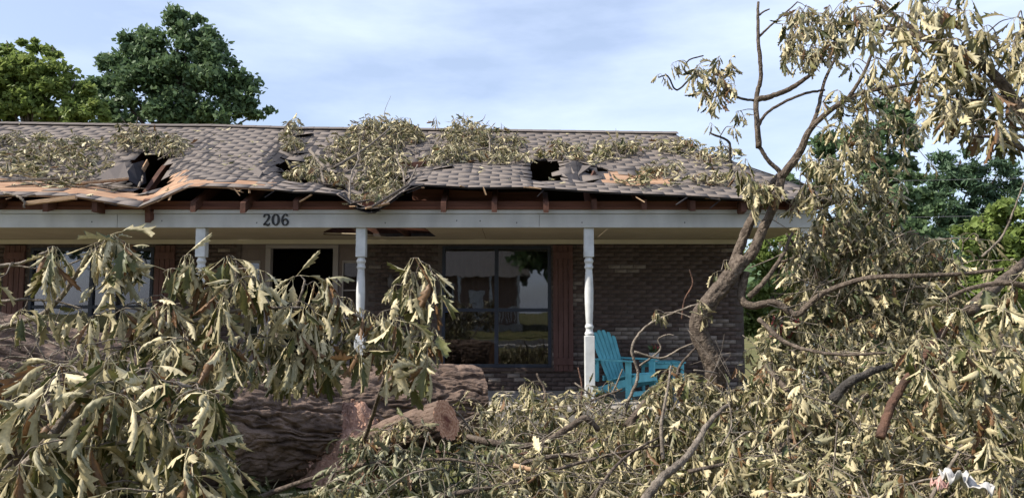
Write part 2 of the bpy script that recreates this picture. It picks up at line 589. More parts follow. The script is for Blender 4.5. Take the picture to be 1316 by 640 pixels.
def leaf_variant(hi, lobed=True, k0=-1.0, k1=0.9):
    fold = R(0.45, 1.35)
    curl = R(0.1, 0.9)
    kap = R(k0, k1)
    tw = R(-0.9, 0.9)
    ph, amp = R(0, 6.28), R(0.05, 0.35)
    wid = R(0.75, 1.1)
    cols = [-1, -0.5, 0, 0.5, 1] if hi else [-1, 0, 1]
    rows = []
    n = 40
    th = np.linspace(0, kap, n)
    my = np.concatenate([[0], np.cumsum(np.cos(th))[:-1] / n])
    mz = np.concatenate([[0], np.cumsum(-np.sin(th))[:-1] / n])
    s_ = np.linspace(0, 1, n)
    asym = [R(0.8, 1.2) for _ in range(2)]
    for (so, w, sm) in OUT:
        if not lobed:
            w = 0.24 * math.sin(math.pi * min(1, so ** 0.8)) + 0.008
            so = sm
        row = []
        for c in cols:
            s = sm + (so - sm) * abs(c)
            ww = abs(c) * w * wid * asym[0 if c < 0 else 1]
            f1 = fold
            if abs(c) <= 0.5:
                x, z = ww * math.cos(f1), ww * math.sin(f1)
            else:
                h = 0.5 * w * wid * asym[0 if c < 0 else 1]
                f2 = fold + curl
                x = h * math.cos(f1) + (ww - h) * math.cos(f2)
                z = h * math.sin(f1) + (ww - h) * math.sin(f2)
            z += amp * ww * math.sin(9 * s + ph + (1.3 if c < 0 else 0))
            x *= (1 if c > 0 else -1)
            y0, z0, t = np.interp(s, s_, my), np.interp(s, s_, mz), np.interp(s, s_, th)
            p = [x, y0 + z * math.sin(t), z0 + z * math.cos(t)]
            a = tw * s
            p = [p[0] * math.cos(a) - p[2] * math.sin(a), p[1], p[0] * math.sin(a) + p[2] * math.cos(a)]
            row.append(p)
        rows.append(row)
    nc = len(cols)
    V = [p for r in rows for p in r]
    T = []
    for i in range(len(rows) - 1):
        for j in range(nc - 1):
            a, b, c, d = i * nc + j, i * nc + j + 1, (i + 1) * nc + j + 1, (i + 1) * nc + j
            T += [(a, b, c), (a, c, d)]
    pl = R(0.16, 0.34)
    k = len(V)
    pw = 0.014
    V = [(x, y + pl, z) for x, y, z in V] + [(-pw, 0, 0), (pw, 0, 0), (0, 0, pw * 1.5), (-pw * .8, pl + .03, 0), (pw * .8, pl + .03, 0), (0, pl + .03, pw)]
    T += [(k, k + 1, k + 4), (k, k + 4, k + 3), (k + 1, k + 2, k + 5), (k + 1, k + 5, k + 4), (k + 2, k, k + 3), (k + 2, k + 3, k + 5)]
    V = np.array(V, dtype=np.float32)
    return V, np.array(T, dtype=np.int32)


BEND = {'hang': (-1.0, 0.9), 'over': (1.0, 2.3), 'under': (-2.3, -1.0)}      # how the blade is bent along its length
HI = {k: [leaf_variant(True, k0=a, k1=b) for _ in range(30)] for k, (a, b) in BEND.items()}
LO = {k: [leaf_variant(False, k0=a, k1=b) for _ in range(30)] for k, (a, b) in BEND.items()}
_tint = lambda: (R(0, 1), R(0, 1), R(0, 1))
HI_ME = {k: [np_mesh('leaf', v, t, M_leaf, _tint(), True) for v, t in L] for k, L in HI.items()}


def frame(d, inward):
    y = d / (np.linalg.norm(d) + 1e-9)
    z = inward - y * inward.dot(y)
    ln = np.linalg.norm(z)
    if ln < 1e-3:
        z = np.cross(y, [1, 0, 0.3])
        ln = np.linalg.norm(z)
    z /= ln
    return np.stack([np.cross(y, z), y, z], 1)


def cluster_leaves(path, n, size, spread=0.48, hang=1.0, pale=0.72, limp=0.6):
    """leaves hanging from the last part of a twig; returns (pos, rot 3x3, size)"""
    out = []
    m = len(path)
    for k in range(n):
        f = R(0, 1) ** .75 * (m - 1)
        i = min(int(f), m - 2)
        p = path[i] * (1 - (f - i)) + path[i + 1] * (f - i)
        a = R(0, 6.283)
        o = np.array([math.cos(a), math.sin(a), 0.0])
        rnd = rng.normal(size=3)
        roll = R(0, 1)
        if roll < limp:                       # limp, straight down
            key = 'hang'
            d = np.array([0, 0, -1.0]) * hang * R(0.6, 1.2) + o * (abs(R(-1, 1)) * spread * 1.5 + 0.05) + rnd * .14
            inw = (-o if R(0, 1) < pale else o) + rnd * .5
        elif roll < limp + (1 - limp) * .85:                     # leaves the twig sideways and bends over
            pale_up = R(0, 1) < pale - .15
            key = 'under' if pale_up else 'over'
            d = o + np.array([0, 0, R(-.75, .4)]) + rnd * .15
            inw = np.array([0, 0, -1.0 if pale_up else 1.0]) + rnd * .35
        else:
            key, d, inw = 'hang', rnd, rng.normal(size=3)
        fr = frame(d, inw) * np.array([R(.65, 1.15), 1.0, R(.7, 1.1)])
        out.append((p + o * R(0, 0.015), fr, size * R(0.5, 1.12), key))
    return out


def put_leaves(thing, leaves, n_obj, hi=True, m=None):
    """the nearest n_obj leaves as parts, the rest joined as one stuff part"""
    eye = np.array([0, 0, EYE])
    leaves = sorted(leaves, key=lambda L: np.linalg.norm(L[0] - eye) / L[2])
    o0 = np.array(org(thing))
    for (p, M3, s, key) in leaves[:n_obj]:
        o = bpy.data.objects.new('leaf', HI_ME[key][int(rng.integers(30))])
        COL.objects.link(o)
        o.parent = thing
        M = Matrix([list(r) for r in (M3 * s)]).to_4x4()
        M.translation = Vector(p - o0)
        o.matrix_local = M
    rest = leaves[n_obj:]
    if rest:
        a = Acc()
        lib = HI if hi else LO
        for (p, M3, s, key) in rest:
            v, t = lib[key][int(rng.integers(30))]
            a.add(v @ (M3 * s).T + p, t, _tint())
        o = a.build('foliage', m or M_leaf, thing)
        o['kind'] = 'stuff'


def inpoly(x, y, poly):
    c = False
    j = len(poly) - 1
    for i in range(len(poly)):
        xi, yi = poly[i]
        xj, yj = poly[j]
        if (yi > y) != (yj > y) and x < (xj - xi) * (y - yi) / (yj - yi) + xi:
            c = not c
        j = i
    return c


def bough(name, label, cat, limbs, regions=(), tips=(), n_obj=0, group=None, hi=True, bark=None, first='branch', twigr=0.0045, up=0.12, pale=0.72, limp=0.6, fill=1.0, lm=None):
    """limbs: (list of (px, py, depth), start width px, end width px, material or None)
    regions: (polygon px, depth at its top, depth at its bottom, depth spread, spacing px, leaves, leaf length, layers)
    tips: (px, py, depth, leaves, leaf length)"""
    bark = bark or M_bark
    P0 = at(*limbs[0][0][0])
    base = Vector((P0.x, P0.y, max(0.0, P0.z)))
    th = tag(empty(name, base), label, cat, group)
    nodes = []
    for i, (pts, w0, w1, mm) in enumerate(limbs):
        W = [at(*p) for p in pts]
        rr = np.linspace(w0, w1, len(pts)) * 0.41 * np.array([p[2] for p in pts]) / F
        if i == 0 and (regions or tips) and W[0].z > 0.05:       # the bough rests on the ground
            W = [Vector((W[0].x * 1.04, W[0].y + .12, -.02))] + W
            rr = np.concatenate([[rr[0] * 1.15], rr])
        big = rr[0] > 0.033
        V, T, C, _ = tube(W, rr, n=44 if big else 10, sub=26 if big else 9, lump=0.02 if big else 0.06, wob=0.0 if big else rr[0] * 0.3, furrow=.16 if big else .10)
        a = Acc()
        a.add(V, T)
        a.build(first if i == 0 else 'branch', mm or bark, th)
        nodes += list(C)
    tgt = []
    for (poly, Yt, Yb, dY, sp, nl, sz, layers) in regions:
        xs, ys = [p[0] for p in poly], [p[1] for p in poly]
        y0, y1 = min(ys), max(ys)
        for _ in range(layers):
            ox, oy = R(0, sp), R(0, sp)
            x = min(xs) - sp + ox
            while x < max(xs):
                y = y0 - sp + oy
                while y < y1:
                    qx, qy = x + R(-.5, .5) * sp, y + R(-.5, .5) * sp
                    if inpoly(qx, qy, poly):
                        f = (qy - y0) / max(1, y1 - y0)
                        Y = Yt + (Yb - Yt) * f + R(-.5, .5) * dY
                        tgt.append((np.array(at(qx, qy, Y)), nl, sz))
                    y += sp
                x += sp
    for (x, y, Y, nl, sz) in tips:
        tgt.append((np.array(at(x, y, Y)), nl, sz))
    if tgt:
        N = np.array(nodes)
        tgt.sort(key=lambda t: np.min(np.linalg.norm(N - t[0], axis=1)))
        tw = Acc()
        leaves = []
        for (p, nl, sz) in tgt:
            if p[2] < 0.16:
                p[2] = 0.16 + R(0, 0.1)
            D = np.linalg.norm(N - p, axis=1) + 0.35 * np.maximum(0, N[:, 2] - p[2])
            q = N[int(np.argmin(D))]
            L = np.linalg.norm(q - p)
            mid = (q + p) / 2 + (rng.random(3) - 0.5) * 0.25 * L + np.array([0, 0, up * min(L, 0.8)])
            ax = (p - q) * np.array([1, 1, 0.2])
            ax = ax / (np.linalg.norm(ax) + 1e-6) + rng.normal(size=3) * np.array([.6, .6, .2])
            ax /= np.linalg.norm(ax)
            e = sz * R(.35, .8) * (1.25 - .75 * limp)
            t1 = p + ax * e * .6 - np.array([0, 0, e * .15])
            tip = p + ax * e - np.array([0, 0, e * R(.3, .8)])
            r0 = twigr * (1 + min(1.6, L * 1.6))
            V, T, C, _ = tube([q, mid, p, t1, tip], [r0, r0 * .75, r0 * .5, r0 * .4, r0 * .25], n=5, sub=3, lump=0.1)
            tw.add(V, T)
            N = np.vstack([N, C[2:-3]])
            leaves += cluster_leaves([np.array(c) for c in C[int(len(C) * .42):]], max(2, int(nl * fill * R(1.0, 1.6))), sz, pale=pale, limp=limp)
        o = tw.build('twigs', M_bark_grey, th)
        o['kind'] = 'stuff'
        put_leaves(th, leaves, n_obj, hi, lm)
    return th


# ================================================================== SETTING
g = MB()
g.v = [Vector((-600, -600, 0)), Vector((600, -600, 0)), Vector((600, 900, 0)), Vector((-600, 900, 0))]
g.f = [(0, 1, 2, 3)]
tag(g.build('ground', M_ground), kind='structure')
tag(MB().box(-120, 120, -15, -8, -0.05, 0.012).build('road', M_road), kind='structure')
tag(MB().box(-120, 120, -7.85, -6.5, -0.05, 0.10).build('pavement', M_pave), kind='structure')

# ================================================================== HOUSE
YB, YW = 10.2, 12.2            # beam plane, brick wall plane
ZF, ZC = 0.24, 2.66            # porch floor, porch ceiling
XL, XR = -10.6, 3.73
house = tag(empty('house', (-3.4, 12.2, 0)), 'long low brown brick house with crushed shingle roof and white porch beam', 'house')


def part(mb, name, m, bevel=0.0, parent=None, smooth=False):
    return mb.build(name, m, parent or house, bevel, smooth=smooth)


# floor slab, porch
part(MB().box(XL, 4.2, 9.95, YW + 0.06, 0.0, ZF), 'porch_floor', M_conc, 0.01)
# ------------------------------------------------ wall with openings
WX0, WX1, WZ0, WZ1 = -1.13, 0.63, 0.605, 2.555        # big window
LX0, LX1, LZ0, LZ1 = -7.80, -5.80, 0.72, 2.53         # left window
DX0, DX1, DZ1 = -4.40, -2.36, 2.60                     # entry opening (door and sidelights)
wall = MB()
segs = [(XL, LX0, ZF, ZC), (LX0, LX1, ZF, LZ0), (LX0, LX1, LZ1, ZC), (LX1, DX0, ZF, ZC), (DX0, DX1, DZ1, ZC),
        (DX1, WX0, ZF, ZC), (WX0, WX1, ZF, WZ0), (WX0, WX1, WZ1, ZC), (WX1, XR, ZF, ZC)]
for x0, x1, z0, z1 in segs:
    wall.box(x0, x1, YW, YW + 0.2, z0 - 0.1 if z0 == ZF else z0, z1 + 0.1 if z1 == ZC else z1)
wall_o = part(wall, 'brick_wall', M_mortar)
# bricks
BL, BH, BJ = 0.194, 0.057, 0.010


def brick_mesh(m, L):
    h, d = BH, 0.045
    j = lambda: R(-0.002, 0.002)
    V = [(x * L / 2 + j(), -y * 0.011 + j() if y else d, z * h / 2 + j()) for y in (0, 1) for z in (-1, 1) for x in (-1, 1)]
    Q = [(0, 1, 3, 2), (4, 6, 7, 5), (0, 4, 5, 1), (2, 3, 7, 6), (0, 2, 6, 4), (1, 5, 7, 3)]
    T = [t for a, b, c, dd in Q for t in ((a, b, c), (a, c, dd))]
    return np_mesh('brick', V, T, m, (R(0, 1),) * 3)


BR = [brick_mesh(M_brick, BL) for _ in range(14)]
BRP = [brick_mesh(M_brick_pale, BL) for _ in range(5)]
spots = []
row = 0
z = ZF + 0.035
while z < ZC - 0.02:
    x = XL + 0.12 + (row % 2) * (BL + BJ) / 2
    while x < XR - 0.09:
        ok = True
        for (a, b, c, d) in ((LX0 - .1, LX1 + .1, LZ0 - .03, LZ1 + .03), (DX0 - .1, DX1 + .1, 0, DZ1 + .03), (WX0 - .1, WX1 + .1, WZ0 - .03, WZ1 + .03)):
            if a < x < b and c < z < d:
                ok = False
        if ok:
            spots.append((x, z, row))
        x += BL + BJ
    z += BH + BJ
    row += 1


def brick_rank(s):
    u, zz = upx(s[0], YW), s[1]
    vis = 0 if (738 < u < 935 and zz > 0.85) else (1 if (475 < u < 565 and zz > 1.3) else (2 if (195 < u < 320 and zz > 1.6) else 3))
    return (vis, -zz)


spots.sort(key=brick_rank)
rest = {0: Acc(), 1: Acc()}
for i, (x, z, rw) in enumerate(spots):
    pale = vnoise(x * 1.1 + 40, rw * 0.45) > 0.70 and R(0, 1) < 0.6
    me = (BRP if pale else BR)[int(rng.integers(5 if pale else 14))]
    if i < 300:
        o = link('brick', me, wall_o)
        o.location = Vector((x, YW, z)) - org(house)
    else:
        nv = len(me.vertices)
        V = np.empty(nv * 3, dtype=np.float32)
        me.vertices.foreach_get('co', V)
        T = np.empty(len(me.polygons) * 3, dtype=np.int32)
        me.polygons.foreach_get('vertices', T)
        rest[int(pale)].add(V.reshape(-1, 3) + np.array([x, YW, z], dtype=np.float32), T.reshape(-1, 3), (R(0, 1),) * 3)
for k, nm in ((0, M_brick), (1, M_brick_pale)):
    if rest[k].n:
        o = rest[k].build('brick_courses', nm, wall_o, smooth=False)
        o['kind'] = 'stuff'
# side and back walls, interior
sidew = MB()
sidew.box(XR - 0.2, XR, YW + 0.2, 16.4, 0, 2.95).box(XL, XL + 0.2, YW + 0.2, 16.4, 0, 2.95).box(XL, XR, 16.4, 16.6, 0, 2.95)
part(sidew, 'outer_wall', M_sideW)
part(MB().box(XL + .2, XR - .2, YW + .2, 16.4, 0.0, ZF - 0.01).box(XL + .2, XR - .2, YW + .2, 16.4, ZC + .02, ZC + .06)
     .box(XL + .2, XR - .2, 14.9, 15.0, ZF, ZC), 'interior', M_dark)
# frieze board along top of wall
part(MB().box(XL, XR, YW - 0.035, YW - 0.013, ZC - 0.075, ZC - 0.004), 'frieze_board', M_frieze)

# ------------------------------------------------ porch ceiling panels with a torn hole
zc0 = ZC
seams = [XL, -9.2, -6.95, -4.6, -1.95, -0.42, 1.35, 3.1, 4.15]
HX0, HX1 = at(415, 305, 11.6).x, at(545, 300, 11.0).x
for i in range(len(seams) - 1):
    x0, x1 = seams[i] + 0.004, seams[i + 1] - 0.004
    if i == 3:
        poly = [(x0, 10.33), (-3.05 + .62, 10.33), (-2.76, 11.0), (-2.9, 11.55), (-2.35, 11.72), (x1, 11.86), (x1, YW - 0.04), (x0, YW - 0.04)]
    elif i == 4:
        poly = [(x0, 11.86), (-1.4, 11.80), (-1.18, 11.84), (-1.22, 10.33), (x1, 10.33), (x1, YW - 0.04), (x0, YW - 0.04)]
    else:
        poly = [(x0, 10.33), (x1, 10.33), (x1, YW - 0.04), (x0, YW - 0.04)]
    part(MB().prism([Vector((a, b, zc0)) for a, b in poly], (0, 0, 0.012)), 'ceiling_panel', M_ceil)
for X in np.arange(-10.2, 4.1, 0.61):
    part(MB().box(X - .02, X + .02, 10.36, YW - 0.02, zc0 + 0.014, zc0 + 0.105), 'ceiling_joist', M_rafter)
part(MB().beam((-2.4, 10.6, zc0 + 0.05), (-1.2, 10.75, zc0 - 0.004), 0.14, 0.02), 'broken_board', M_board)
part(MB().beam((-2.9, 11.5, zc0 + 0.03), (-2.1, 10.9, zc0 - 0.05), 0.22, 0.012), 'torn_ceiling_strip', M_ceil)
# dark insulation / attic floor behind the joists keeps the hole dark
# ------------------------------------------------ porch beam
beam = part(MB().box(XL, 4.08, YB, YB + 0.12, 2.64, 2.872), 'porch_beam', M_white, 0.004)
b2 = MB()
for x0, x1 in ((XL, at(152, 280, YB).x - .003), (at(152, 280, YB).x + .003, at(693, 280, YB).x - .003), (at(693, 280, YB).x + .003, 4.1)):
    part(MB().box(x0, x1, YB - 0.022, YB - 0.002, 2.632, 2.812), 'beam_board', M_white, 0.002, beam)
part(MB().box(XL, 4.11, YB - 0.034, YB - 0.002, 2.818, 2.872), 'beam_trim', M_white, 0.003, beam)
for px in (208, 330, 495, 587, 617, 664, 748, 880, 1000, 118):
    p = at(px, 285 + R(-2, 2), YB - 0.024)
    part(MB().box(p.x - .006, p.x + .006, YB - .025, YB - .0221, p.z - .009, p.z + .009), 'nail', M_black, 0, beam)
# stained board above the beam
part(MB().box(XL, 4.2, YB - 0.055, YB - 0.01, 2.874, 2.915), 'lower_fascia_board', M_board, 0.003)
part(MB().box(XL, 4.22, YB - 0.03, YB + 0.01, 2.918, 2.99), 'upper_fascia_board', M_board, 0.003)


# ------------------------------------------------ house number
def stroke(pts, wid):
    """ribbon with varying width -> prism polygon in x,z"""
    P = np.array(pts, dtype=float)
    C, w = smooth_path(np.c_[P, np.zeros(len(P))], wid, 6)
    C = C[:, :2]
    T = np.gradient(C, axis=0)
    T /= np.linalg.norm(T, axis=1)[:, None] + 1e-9
    N = np.c_[-T[:, 1], T[:, 0]]
    return C + N * w[:, None] / 2, C - N * w[:, None] / 2


def digit(strokes, x0, z0, h, nump):
    mb = MB()
    for pts, wid in strokes:
        A, B = stroke(pts, wid)
        for i in range(len(A) - 1):
            q = [A[i], A[i + 1], B[i + 1], B[i]]
            poly = [Vector((x0 + a * h, YB - 0.024, z0 + b * h)) for a, b in q]
            mb.prism(poly, (0, -0.014, 0))
    part(mb, 'digit', M_black, 0, nump)


p0 = at(338.5, 291, YB)
nump = empty('house_number', (0, 0, 0))
nump.parent = house
hn = 0.165
el = [(0.30 + 0.245 * math.sin(a), 0.5 + 0.44 * math.cos(a)) for a in np.linspace(0, 2 * math.pi, 13)]
zero_w = [0.07 + 0.13 * abs(math.sin(a)) for a in np.linspace(0, 2 * math.pi, 13)]
two = [([(0.10, 0.70), (0.12, 0.86), (0.30, 0.95), (0.49, 0.84), (0.50, 0.66), (0.36, 0.42), (0.17, 0.2), (0.08, 0.08)], [0.17, 0.12, 0.09, 0.15, 0.19, 0.14, 0.09, 0.09]),
       ([(0.06, 0.09), (0.25, 0.12), (0.42, 0.05), (0.53, 0.12), (0.56, 0.24)], [0.12, 0.16, 0.17, 0.12, 0.05])]
six = [([(0.48, 0.80), (0.42, 0.92), (0.28, 0.93), (0.12, 0.72), (0.08, 0.4), (0.16, 0.12), (0.32, 0.05), (0.50, 0.16), (0.52, 0.36), (0.40, 0.54), (0.24, 0.50), (0.14, 0.38)],
        [0.16, 0.11, 0.08, 0.14, 0.19, 0.14, 0.09, 0.15, 0.18, 0.12, 0.08, 0.07])]
for k, st in enumerate((two, [(el, zero_w)], six)):
    digit(st, p0.x + k * 0.126, p0.z + 0.006, hn, nump)

# ------------------------------------------------ posts
for px in (-40, 257.5, 463.5, 757, 1036):
    x, y = (px - 658) / F * (YB + 0.06), YB + 0.075
    w = 0.066
    mb = MB()
    mb.box(x - w, x + w, y - w, y + w, 2.235, 2.636)
    mb.box(x - w, x + w, y - w, y + w, ZF, 1.17)
    mb.lathe([(0.045, 1.16), (0.062, 1.19), (0.064, 1.205), (0.05, 1.225), (0.046, 1.26), (0.058, 1.285), (0.058, 1.30), (0.044, 1.33), (0.05, 1.42), (0.058, 1.6), (0.06, 1.75), (0.055, 1.95),
              (0.046, 2.07), (0.06, 2.09), (0.06, 2.105), (0.05, 2.125), (0.05, 2.15), (0.063, 2.17), (0.063, 2.19), (0.05, 2.215), (0.046, 2.24)], x, y)
    part(mb, 'porch_post', M_post, 0.006)

# ------------------------------------------------ windows
def window(X0, X1, Z0, Z1, split=0.47):
    w = empty('window', (0, 0, 0))
    w.parent = house
    fw = 0.05
    fr = MB()
    y0, y1 = YW - 0.012, YW + 0.10
    fr.box(X0, X0 + fw, y0, y1, Z0, Z1).box(X1 - fw, X1, y0, y1, Z0, Z1)
    fr.box(X0 + fw, X1 - fw, y0, y1, Z1 - fw, Z1).box(X0 + fw, X1 - fw, y0, y1, Z0, Z0 + fw)
    part(fr, 'window_frame', M_wframe, 0.004, w)
    xm = (X0 + X1) / 2
    part(MB().box(xm - 0.032, xm + 0.032, y0 + 0.004, y1, Z0 + fw, Z1 - fw), 'mullion', M_wframe, 0.004, w)
    zm = Z0 + (Z1 - Z0) * split
    part(MB().box(X0 - 0.05, X1 + 0.05, YW - 0.05, YW + 0.02, Z0 - 0.06, Z0 - 0.004), 'sill', M_brick, 0.004, w)
    for a, b in ((X0 + fw, xm - 0.032), (xm + 0.032, X1 - fw)):
        part(MB().box(a, b, y0 + 0.012, y1 - 0.02, zm - 0.028, zm + 0.028), 'meeting_rail', M_wframe, 0.003, w)
        for c, d in ((Z0 + fw, zm - 0.028), (zm + 0.028, Z1 - fw)):
            part(MB().box(a, b, YW + 0.035, YW + 0.039, c, d), 'pane', M_glass, 0, w)
            for t in (1 / 3, 2 / 3):
                xx = a + (b - a) * t
                part(MB().box(xx - .007, xx + .007, YW + 0.045, YW + 0.055, c, d), 'muntin', M_muntin, 0, w)
            zz = (c + d) / 2
            part(MB().box(a, b, YW + 0.0455, YW + 0.0545, zz - .007, zz + .007), 'muntin', M_muntin, 0, w)
    return w


win = window(WX0, WX1, WZ0, WZ1)
p = at(573, 398, YW + 0.03)
part(MB().box(p.x - .03, p.x + .03, YW + 0.030, YW + 0.033, p.z - .04, p.z + .04), 'sticker', M_blue, 0, win)
part(MB().box(p.x - .018, p.x + .018, YW + 0.0275, YW + 0.0295, p.z - .012, p.z + .018), 'sticker_mark', M_paper, 0, win)
# dim curtain behind the glass of the big window and of the left one
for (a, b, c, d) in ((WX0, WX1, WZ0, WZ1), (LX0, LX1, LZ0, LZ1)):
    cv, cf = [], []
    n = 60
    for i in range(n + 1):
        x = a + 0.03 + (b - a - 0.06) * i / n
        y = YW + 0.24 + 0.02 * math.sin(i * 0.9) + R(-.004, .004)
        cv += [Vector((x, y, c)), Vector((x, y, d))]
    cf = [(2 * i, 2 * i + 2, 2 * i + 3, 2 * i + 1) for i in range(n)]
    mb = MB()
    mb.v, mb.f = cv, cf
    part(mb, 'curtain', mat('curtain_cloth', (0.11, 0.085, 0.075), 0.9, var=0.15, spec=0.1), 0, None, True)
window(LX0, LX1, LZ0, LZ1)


def shutter(X0, X1, Z0, Z1):
    s = empty('shutter', (0, 0, 0))
    s.parent = house
    n = 4
    w = (X1 - X0) / n
    for i in range(n):
        dz = 0.0
        part(MB().box(X0 + i * w + .004, X0 + (i + 1) * w - .004, YW - 0.045, YW - 0.014, Z0 + dz, Z1), 'shutter_board', M_shutter, 0.003, s)
    for zz in (Z0 + 0.10, Z1 - 0.22):
        part(MB().box(X0 + .006, X1 - .006, YW - 0.066, YW - 0.047, zz, zz + 0.11), 'batten', M_shutter, 0.003, s)


shutter(0.66, 0.985, 0.55, 2.565)
shutter(-8.2, -7.86, 0.62, 2.56)
shutter(-5.77, -5.44, 0.62, 2.56)

# ------------------------------------------------ entry: open door and sidelights
ent = empty('entry', (0, 0, 0))
ent.parent = house
dx0, dx1, dz = at(348, 320, YW).x, at(428, 320, YW).x, at(388, 319, YW).z
yb = YW + 0.03
part(MB().box(DX0, dx0 - .09, yb, yb + .09, dz - .0, DZ1).box(dx0 - .09, dx1 + .09, yb + .002, yb + .088, dz + .06, DZ1).box(dx1 + .09, DX1, yb, yb + .09, dz, DZ1), 'transom_panel', M_entry, 0.003, ent)
part(MB().box(dx0 - .085, dx0, yb - .03, yb + .1, ZF, dz).box(dx1, dx1 + .085, yb - .03, yb + .1, ZF, dz).box(dx0 - .085, dx1 + .085, yb - .028, yb + .1, dz + .002, dz + .058), 'door_frame', M_trim, 0.004, ent)
for a, b in ((DX0, dx0 - .09), (dx1 + .09, DX1)):
    c0 = a + 0.08 if a != DX0 else a + 0.10
    c1 = b - 0.10
    part(MB().box(a, c0, yb, yb + .07, ZF, dz - .002).box(c1, b, yb, yb + .07, ZF, dz - .002).box(c0, c1, yb, yb + .07, dz - .22, dz - .002).box(c0, c1, yb, yb + .07, ZF, 0.95), 'sidelight_frame', M_entry, 0.003, ent)
    part(MB().box(c0 - .02, c0, yb - .012, yb - .001, 0.93, dz - .2).box(c1, c1 + .02, yb - .012, yb - .001, 0.93, dz - .2).box(c0, c1, yb - .012, yb - .001, dz - .22, dz - .2), 'sidelight_trim', M_trim, 0, ent)
    for k in range(3):
        z0 = 0.95 + k * (dz - .22 - .95) / 3
        z1 = z0 + (dz - .22 - .95) / 3 - .02
        part(MB().box(c0, c1, yb + .03, yb + .034, z0, z1), 'pane', M_glass, 0, ent)
        part(MB().box(c0, c1, yb + .018, yb + .05, z1, z1 + .02), 'muntin', M_trim, 0, ent)
dr = MB()
Md = Matrix.Translation((dx1 + .0, yb + .1, 0)) @ Matrix.Rotation(math.radians(-100), 4, 'Z')
dr.box(-1.0, 0, 0.0, 0.045, ZF + .01, dz - .01, Md)
door = part(dr, 'door', M_entry, 0.003, ent)
part(MB().box(dx1 + .012, dx1 + .03, yb - .045, yb - .031, 1.72, 1.9), 'hinge_plate', M_white, 0, ent)
# wall lamp beside the window
wl_ = empty('wall_lamp', (0, 0, 0))
wl_.parent = house
p = at(503, 361, YW)
part(MB().lathe([(0.02, p.z - .11), (0.045, p.z - .08), (0.05, p.z + .04), (0.03, p.z + .07), (0.012, p.z + .1)], p.x, YW - .09, 10), 'lamp_glass', M_muntin, 0, wl_)
part(MB().box(p.x - .035, p.x + .035, YW - .03, YW - .012, p.z - .05, p.z + .06).box(p.x - .012, p.x + .012, YW - .09, YW - .03, p.z + .06, p.z + .08), 'lamp_bracket', M_black, 0.002, wl_)

# ------------------------------------------------ roof
YE, ZE, RUN, SL = 9.9, 2.965, 3.42, 0.5
EU = [-400, 10, 90, 130, 175, 200, 240, 300, 440, 452, 480, 505, 527, 600, 690, 760, 840, 960, 1100]
EZ = [0.05, 0.07, 0.06, 0.0, -.075, 0.03, 0.20, 0.17, 0.11, -.06, -.11, 0.05, 0.22, 0.16, 0.17, 0.11, 0.07, 0.0, 0.0]
GS = [(60, 120, .38, .20, -.20), (150, 50, .34, .16, -.22), (192, 24, .30, .17, -.16), (265, 40, .62, .3, .06), (300, 45, .25, .18, .05), (376, 17, .48, .26, -.32),
      (430, 45, .42, .26, -.32), (500, 32, .28, .20, -.28), (470, 18, .14, .10, -.2), (535, 25, .55, .14, -.16), (610, 60, .30, .16, .06), (700, 22, .30, .16, -.10),
      (740, 18, .38, .08, .12), (757, 10, .27, .08, -.2), (820, 50, .28, .12, -.07), (640, 40, .6, .14, -.12)]


def roof_z(X, s):
    Y = YE + RUN * s
    u = 658 + F * X / Y
    z = ZE + SL * RUN * s + np.interp(X, [-9.0, 2.9], [0.18, 0.0]) * s
    z = z + np.interp(u, EU, EZ) * np.clip(1 - s / 0.55, 0, 1) ** 1.4
    for (u0, su, s0, ss, a) in GS:
        z = z + a * np.exp(-1.15 * np.abs((u - u0) / su) ** 1.25 - np.abs((s - s0) / ss) ** 1.6)
    z = z + 0.03 * (vnoise(X * .8 + 50, s * 3 + 9) - 0.5) * np.clip(1.2 - s, 0, 1)
    return z


def roof_pt0(u, s):
    Y = YE + RUN * s
    X = (u - 658) / F * Y
    return (X, Y, float(roof_z(X, s)))


HOLES = [(165, 217, .20, .60), (356, 400, .24, .60), (478, 528, .14, .44), (514, 549, .50, .60), (676, 727, .16, .53), (746, 764, .20, .36), (415, 440, .30, .48), (768, 790, .36, .41)]
BARE = [(-60, 232, -.1, .33), (232, 350, -.1, .10), (780, 862, .14, .36)]


def in_zone(u, s, zones, jit):
    for (a, b, c, d) in zones:
        if a + jit * 8 < u < b + jit * 8 and c + jit * .03 < s < d + jit * .03:
            return True
    return False


def xmax(s):
    return 4.36 + (3.06 - 4.36) * s / 0.68 if s < 0.68 else 3.06 + (2.92 - 3.06) * (s - 0.68) / 0.32


roof = empty('roof', (0, 0, 0))
roof.parent = house
NX, NS = 190, 44
gx = np.linspace(XL, 4.36, NX)
gs = np.linspace(0, 1, NS)
V, idx = [], {}
Fq = []
for j, s in enumerate(gs):
    for i, x in enumerate(gx):
        X = min(x, xmax(s))
        V.append(Vector((X, YE + RUN * s + (0.03 * (vnoise(x * 5, 7) - 0.5) if j == 0 else 0), float(roof_z(X, s)))))
for j in range(NS - 1):
    for i in range(NX - 1):
        s, x = (gs[j] + gs[j + 1]) / 2, (gx[i] + gx[i + 1]) / 2
        if gx[i] >= xmax(gs[j]) - 1e-4 and gx[i] >= xmax(gs[j + 1]) - 1e-4:
            continue
        u = upx(x, YE + RUN * s)
        if in_zone(u, s, HOLES, 2 * vnoise(x * 6 + 3, s * 22) - 1):
            continue
        a = j * NX + i
        Fq.append((a, a + 1, a + NX + 1, a + NX))
mb = MB()
mb.v, mb.f = V, Fq
deck = part(mb, 'roof_deck', M_deck, 0, roof)
deck.data.materials.append(M_felt_shade)
for pl in deck.data.polygons:
    cx, cy = pl.center.x + org(house).x, pl.center.y + org(house).y
    s_ = (cy - YE) / RUN
    if not in_zone(upx(cx, cy), s_, BARE, 2 * vnoise(cx * 3 + 3, s_ * 15) - 1):
        pl.material_index = 1
